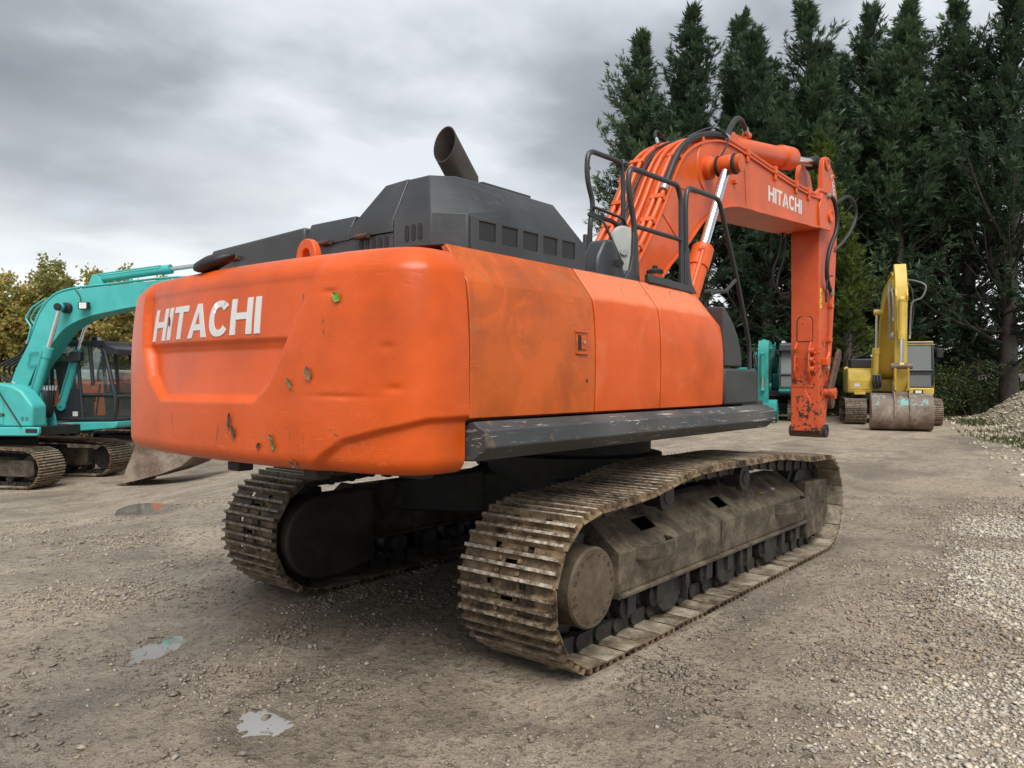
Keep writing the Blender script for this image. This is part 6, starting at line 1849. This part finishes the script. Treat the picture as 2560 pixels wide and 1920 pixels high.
def leafy(seed, h, w_, n, cols, m, leaf=.085, stems=9, spread=.35, openness=.6):
    g = np.random.default_rng(seed)
    tr = MB(); tips = []
    for i in range(stems):
        a = g.uniform(0, 2*np.pi); r_ = g.uniform(0, w_*.3); top = h*g.uniform(.72, 1.0)
        p0 = np.array([r_*math.cos(a), r_*math.sin(a), 0]); p3 = np.array([p0[0]*1.0+g.normal(0, w_*spread), p0[1]+g.normal(0, w_*spread), top])
        p1 = p0*.7+p3*.3+g.normal(0, .08, 3); p2 = p0*.35+p3*.65+g.normal(0, .1, 3)
        tr.tube([tuple(p0-[0, 0, .1]), tuple(p1), tuple(p2), tuple(p3)], [.045, .035, .02, .006], 5, caps=False)
        for f in np.linspace(.15, 1, 14):
            c_ = (p0*(1-f)+p3*f)
            b = g.normal(0, 1, 3); b[2] = abs(b[2])*.7; b = b/np.linalg.norm(b)*w_*g.uniform(.15, .55)*(1.1-.6*f)
            tips.append((c_, c_+b))
            if g.uniform() < .5: tr.tube([tuple(c_), tuple(c_+b)], [.012, .004], 3, caps=False)
    k_ = g.integers(0, len(tips), n); u_ = g.uniform(.1, 1.08, n)
    A0_ = np.array([t_[0] for t_ in tips])[k_]; A1_ = np.array([t_[1] for t_ in tips])[k_]
    C = A0_*(1-u_)[:, None]+A1_*u_[:, None]+g.normal(0, .10, (n, 3)); C[:, 2] = np.maximum(C[:, 2], .05)
    ln = g.uniform(.7, 1.25, n)*leaf
    A = unit(g.normal(0, 1, (n, 3))+np.array([0, 0, -.25]))*ln[:, None]
    B = unit(np.cross(A, g.normal(0, 1, (n, 3))))*(ln*.34)[:, None]
    V, Fq = diamonds(C, A, B)
    cols = np.array(cols); ci = g.choice(len(cols), n); clump = g.uniform(.75, 1.2, len(tips))[k_]
    # leaves near the tips turn first
    T_ = cols[ci]*clump[:, None]
    T_ = np.repeat(T_, 4, 0); T_ = np.concatenate([T_, np.ones((len(T_), 1))], 1)
    return tr.mesh('stems', TWIG, 60, fix=False), np_mesh('leaves', V, Fq, m, False, T_)


AC = [(.58, .44, .13), (.50, .42, .14), (.36, .36, .13), (.26, .29, .11), (.60, .42, .11), (.46, .29, .11), (.42, .40, .14)]
HV = [leafy(3, 6.0, 2.0, 22000, AC, AUT, .13, 20), leafy(9, 6.0, 2.2, 22000, AC, AUT, .13, 20), leafy(15, 6.0, 2.0, 20000, [(.22, .25, .08), (.29, .30, .10), (.16, .20, .07), (.42, .35, .10)], AUT, .12, 16)]


def put_bush(var, s_, t_, sc, rot, label, cat='bush', name='hedge_bush', group=None, wsc=None):
    p = W(s_, t_); zg = float(gz(np.array([p[0]]), np.array([p[1]]))[0])
    o_ = thing(name, label, cat, (p[0], p[1], zg), rot, group)
    o_.scale = ((wsc or sc), (wsc or sc), sc)
    link('stem', var[0], o_); link('foliage', var[1], o_)


HB = [(-50, 27, .95, 'autumn bush at the far left edge of the hedge'), (35, 26, 1.0, 'yellowing bush behind the pipes of the left teal boom'), (110, 26.5, 1.05, 'tallest golden bush above the bend of the left teal boom'),
      (190, 27, 1.0, 'golden brown bush right of the tallest in the left hedge'), (265, 26, .96, 'yellow green bush above the left teal cab'), (335, 27, .92, 'yellow bush between the teal cab and the orange counterweight'), (400, 28, .85, 'bush hidden mostly by the orange counterweight')]
for i, (px, t_, sc, lab) in enumerate(HB):
    put_bush(HV[i % 3 if i else 2], (px*1.157-1280)/1949*t_, t_, sc*.98, i*1.3, lab, group='autumn hedge on the left', wsc=1.05)
for i, (px, t_, lab) in enumerate(((0, 31, 'greener bush behind the left end of the hedge'), (150, 32, 'bush of the second hedge row behind the teal boom'), (300, 31, 'bush of the second hedge row behind the teal cab'))):
    put_bush(HV[(i+1) % 3], (px*1.157-1280)/1949*t_, t_, .95, i*2.1+.5, lab, group='autumn hedge on the left', wsc=1.25)
BC = [(.035, .062, .018), (.055, .085, .022), (.025, .045, .015), (.075, .095, .03)]
BV = [leafy(41, 2.2, 1.3, 2400, BC, BRAM, .11, 12, .45), leafy(43, 2.2, 1.1, 2000, BC+[(.16, .14, .08)], BRAM, .11, 12, .5)]
BB = [(2330, 1.0, 33, 'dark green bramble right behind the yellow excavator'), (2380, .95, 34, 'bramble clump with an upright shoot beside the gravel heap'), (2425, 1.0, 34, 'low bramble at the foot of the gravel heap'),
      (2300, 1.15, 37, 'pale grassy bush behind the yellow cab'), (2450, 1.2, 44, 'olive bush on the bank behind the gravel heap'), (2530, 1.2, 46, 'olive bush on the bank at the right edge'), (2370, 1.4, 45, 'grey green bush below the lowest conifer branch'),
      (2100, .9, 34, 'dark bush left of the yellow excavator'), (2050, .9, 35, 'dark bush between the orange arm and the yellow excavator'), (1900, 1.1, 37, 'dark bush behind the small teal excavator')]
for i, (px, sc, t_, lab) in enumerate(BB):
    put_bush(BV[i % 2], (px-1280)/1949*t_, t_, sc, i*1.7, lab, name='bramble_bush', group='brambles below the conifers', wsc=sc*1.1)

# grey earth bank on the right, closing the yard
SOIL = muddy('bank_soil', (.05, .043, .035), (.095, .082, .068), (.14, .125, .105), scale=.8, bump=.5)
s_ax = np.linspace(13, 60, 90); v_ax = np.linspace(0, 1, 14)
SG, VG = np.meshgrid(s_ax, v_ax, indexing='ij')
T0 = 40+.10*(SG-20)
tb = T0+VG*5.0
zb = 1.95*sstep(VG, .05, .62)*(sstep(SG, 13, 19))+.15+(fbm(SG*.9, VG*6, 3, 5)-.5)*.25*sstep(VG, 0, .2)
XB = CAM[0]+SG*HR[0]+tb*HF[0]; YB = CAM[1]+SG*HR[1]+tb*HF[1]
idb = np.arange(SG.size).reshape(SG.shape)
qb = np.stack([idb[:-1, :-1], idb[1:, :-1], idb[1:, 1:], idb[:-1, 1:]], -1).reshape(-1, 4)
tag(link('bank', np_mesh('bank', np.stack([XB, YB, zb], -1).reshape(-1, 3), qb, SOIL)), kind='structure')
# far hedgerow and woodland masses on the skyline (read as one mass)
gq = np.random.default_rng(99)
nq = 26000
sq = gq.uniform(-95, 95, nq); tq = 78+gq.uniform(0, 8, nq)+.002*sq**2; hq = 2.8+2.2*fbm(sq*.09+4, sq*0+1.0, 3, 8); zq = hq*gq.uniform(0, 1, nq)**.6
C = np.stack([CAM[0]+sq*HR[0]+tq*HF[0], CAM[1]+sq*HR[1]+tq*HF[1], zq], -1)
A = unit(gq.normal(0, 1, (nq, 3)))*gq.uniform(.5, 1.0, (nq, 1)); B = unit(np.cross(A, gq.normal(0, 1, (nq, 3))))*.28
V, Fq = diamonds(C, A, B)
tq_ = np.array([(.05, .06, .025), (.09, .08, .03), (.12, .09, .03), (.035, .05, .022)])[gq.integers(0, 4, nq)]
tq_ = np.repeat(np.concatenate([tq_, np.ones((nq, 1))], 1), 4, 0)
tag(link('far_hedgerow', np_mesh('far_hedgerow', V, Fq, BRAM, False, tq_)), 'distant hedgerow and trees closing the skyline behind the yard', 'hedgerow', kind='stuff')
# undergrowth under the conifers
nq = 16000
sq = gq.uniform(3, 27, nq); tq = 36.5+gq.uniform(-1.5, 4.5, nq); zq = .15+gq.uniform(0, 1, nq)**1.5*(1.1+.9*fbm(sq*.5, tq*.5, 3, 12))
C = np.stack([CAM[0]+sq*HR[0]+tq*HF[0], CAM[1]+sq*HR[1]+tq*HF[1], zq], -1)
A = unit(gq.normal(0, 1, (nq, 3)))*gq.uniform(.15, .32, (nq, 1)); B = unit(np.cross(A, gq.normal(0, 1, (nq, 3))))*.06
V, Fq = diamonds(C, A, B)
tq_ = np.array(BC)[gq.integers(0, 4, nq)]*.8
tq_ = np.repeat(np.concatenate([tq_, np.ones((nq, 1))], 1), 4, 0)
tag(link('undergrowth', np_mesh('undergrowth', V, Fq, BRAM, False, tq_)), 'dark undergrowth beneath the row of conifers', 'undergrowth', kind='stuff')

# gravel heap on the right
ga = np.array([19.3, 33.5]); gb = np.array([10.3, 14.0]); dirv = (gb-ga)/np.linalg.norm(gb-ga); nrv = np.array([-dirv[1], dirv[0]])
if nrv[0] < 0: nrv = -nrv
Lh = np.linalg.norm(gb-ga)
la_, wa_ = np.linspace(-3, Lh+4, 120), np.linspace(-.6, 9, 70)
LA, WA = np.meshgrid(la_, wa_, indexing='ij')


def heap_h(l_, w_):
    toe = (fbm(l_*.45, w_*0+.3, 3, 61)-.5)*1.4
    d_ = w_-toe
    endf = sstep(l_, -3, 4.5)
    h = np.minimum(np.maximum(d_-.25, 0)*.72, 3.4*endf)+np.clip(d_, 0, .6)*.12
    h = h*endf
    return np.where(d_ > 0, h, 0)*(1+.12*(fbm(l_*1.2, w_*1.2, 3, 67)-.5))+(fbm(l_*2.5, w_*2.5, 3, 69)-.5)*.16*sstep(d_, .1, .8)


HH = heap_h(LA, WA)
SH = ga[0]+dirv[0]*LA+nrv[0]*WA; TH = ga[1]+dirv[1]*LA+nrv[1]*WA
XH = CAM[0]+SH*HR[0]+TH*HF[0]; YH = CAM[1]+SH*HR[1]+TH*HF[1]
ZH = gz(XH, YH)+HH-.03
HEAPM = muddy('pale_gravel_heap', (.19, .16, .115), (.34, .295, .215), (.46, .41, .315), scale=5, bump=.8)
idh = np.arange(LA.size).reshape(LA.shape)
qh = np.stack([idh[:-1, :-1], idh[1:, :-1], idh[1:, 1:], idh[:-1, 1:]], -1).reshape(-1, 4)
hp = link('gravel_heap', np_mesh('gravel_heap', np.stack([XH, YH, ZH], -1).reshape(-1, 3), qh, HEAPM))
tag(hp, 'long pale gravel heap rising beyond the right edge of the yard', 'gravel heap')
nq = 26000
l_ = gq.uniform(-2.5, Lh+3, nq); w_ = gq.uniform(-1.6, 6.0, nq)
hh = heap_h(l_, w_); sh = ga[0]+dirv[0]*l_+nrv[0]*w_; th = ga[1]+dirv[1]*l_+nrv[1]*w_
ok_ = gq.uniform(0, 1, nq) < np.where(w_ > .2, .8, .35*sstep(w_, -1.6, .2))
l_, w_, hh, sh, th = l_[ok_], w_[ok_], hh[ok_], sh[ok_], th[ok_]
xh = CAM[0]+sh*HR[0]+th*HF[0]; yh = CAM[1]+sh*HR[1]+th*HF[1]
size = np.clip(gq.lognormal(math.log(.034), .45, len(xh)), .015, .12)
pt = np.array([(.52, .46, .34), (.42, .37, .27), (.62, .57, .45), (.32, .28, .21), (.48, .42, .31)])[gq.integers(0, 5, len(xh))]
so = stones('loose_stones', xh, yh, gz(xh, yh)+hh+size*.1, size, pt*gq.uniform(.8, 1.15, (len(xh), 1)), tint_mat('pale_stones', .8))
del so['kind']
so.parent = hp; so['kind'] = 'stuff'
# weeds along the heap's toe
nq = 3000
l_ = gq.uniform(0, Lh, nq); w_ = gq.normal(-.15, .45, nq)
kp = fbm(l_*.8, w_*.8, 2, 19) > .5
l_, w_ = l_[kp], w_[kp]; n2_ = len(l_)
sh = ga[0]+dirv[0]*l_+nrv[0]*w_; th = ga[1]+dirv[1]*l_+nrv[1]*w_
C = np.stack([CAM[0]+sh*HR[0]+th*HF[0], CAM[1]+sh*HR[1]+th*HF[1], gz(CAM[0]+sh*HR[0]+th*HF[0], CAM[1]+sh*HR[1]+th*HF[1])+heap_h(l_, w_)], -1)
A = unit(gq.normal(0, .6, (n2_, 3))+np.array([0, 0, 1]))*gq.uniform(.06, .2, (n2_, 1)); B = unit(np.cross(A, gq.normal(0, 1, (n2_, 3))))*.018
V, Fq = diamonds(C, A, B)
tq_ = np.array([(.05, .075, .02), (.09, .10, .035), (.14, .13, .06)])[gq.integers(0, 3, n2_)]
tag(link('weeds', np_mesh('weeds', V, Fq, BRAM, False, np.repeat(np.concatenate([tq_, np.ones((n2_, 1))], 1), 4, 0))), 'green weeds along the foot of the gravel heap', 'weeds', kind='stuff')

# low concrete wall behind the left machines
wp = W(-14.2, 26.6); we = W(-7.2, 25.8)
ang = math.atan2(we[1]-wp[1], we[0]-wp[0]); Lw = math.hypot(we[0]-wp[0], we[1]-wp[1])
wl = thing('concrete_wall', 'low grey concrete block wall behind the left teal excavator', 'wall', (wp[0], wp[1], ZT), ang)
bmb = MB(); bmb.box(0, 1.38, -.3, .3, 0, .62); bme = bmb.mesh('concrete_block', CONCRETE, 30)
for i in range(5):
    o_ = link('concrete_block', bme, wl, .02); o_.location = (i*1.4+.01, .03*math.sin(i*2.3), 0)

# litter on the track frame of the big machine
def litter(x_, y_, z_, L, m, label, rot):
    mb = MB(); mb.box(-L/2, L/2, -L*.22, L*.22, 0, .004)
    for i, v in enumerate(mb.v): mb.v[i] = (v[0], v[1], v[2]+.01*math.sin(v[0]*90))
    o_ = mb.build('leaf', m, None); o_.location = (x_, y_, z_); o_.rotation_euler = (rad(-36), 0, rot)
    tag(o_, label, 'leaf', 'litter on the track frame')


def on_slope(w_): return -(1.295+.215-.275*w_), .60+.20*w_+.004


for x_, w_, L, m_, lab, rot in ((.93, .38, .10, plain('yellow_leaf', (.45, .30, .03), .6), 'yellow leaf lying on the near track frame', .3), (1.22, .45, .07, WHITE, 'white scrap lying on the near track frame', 1.0), (1.52, .42, .06, LEAFB, 'brown leaf near the front of the track frame', .2)):
    yy_, zz_ = on_slope(w_); litter(x_, yy_, zz_, L, m_, lab, rot)
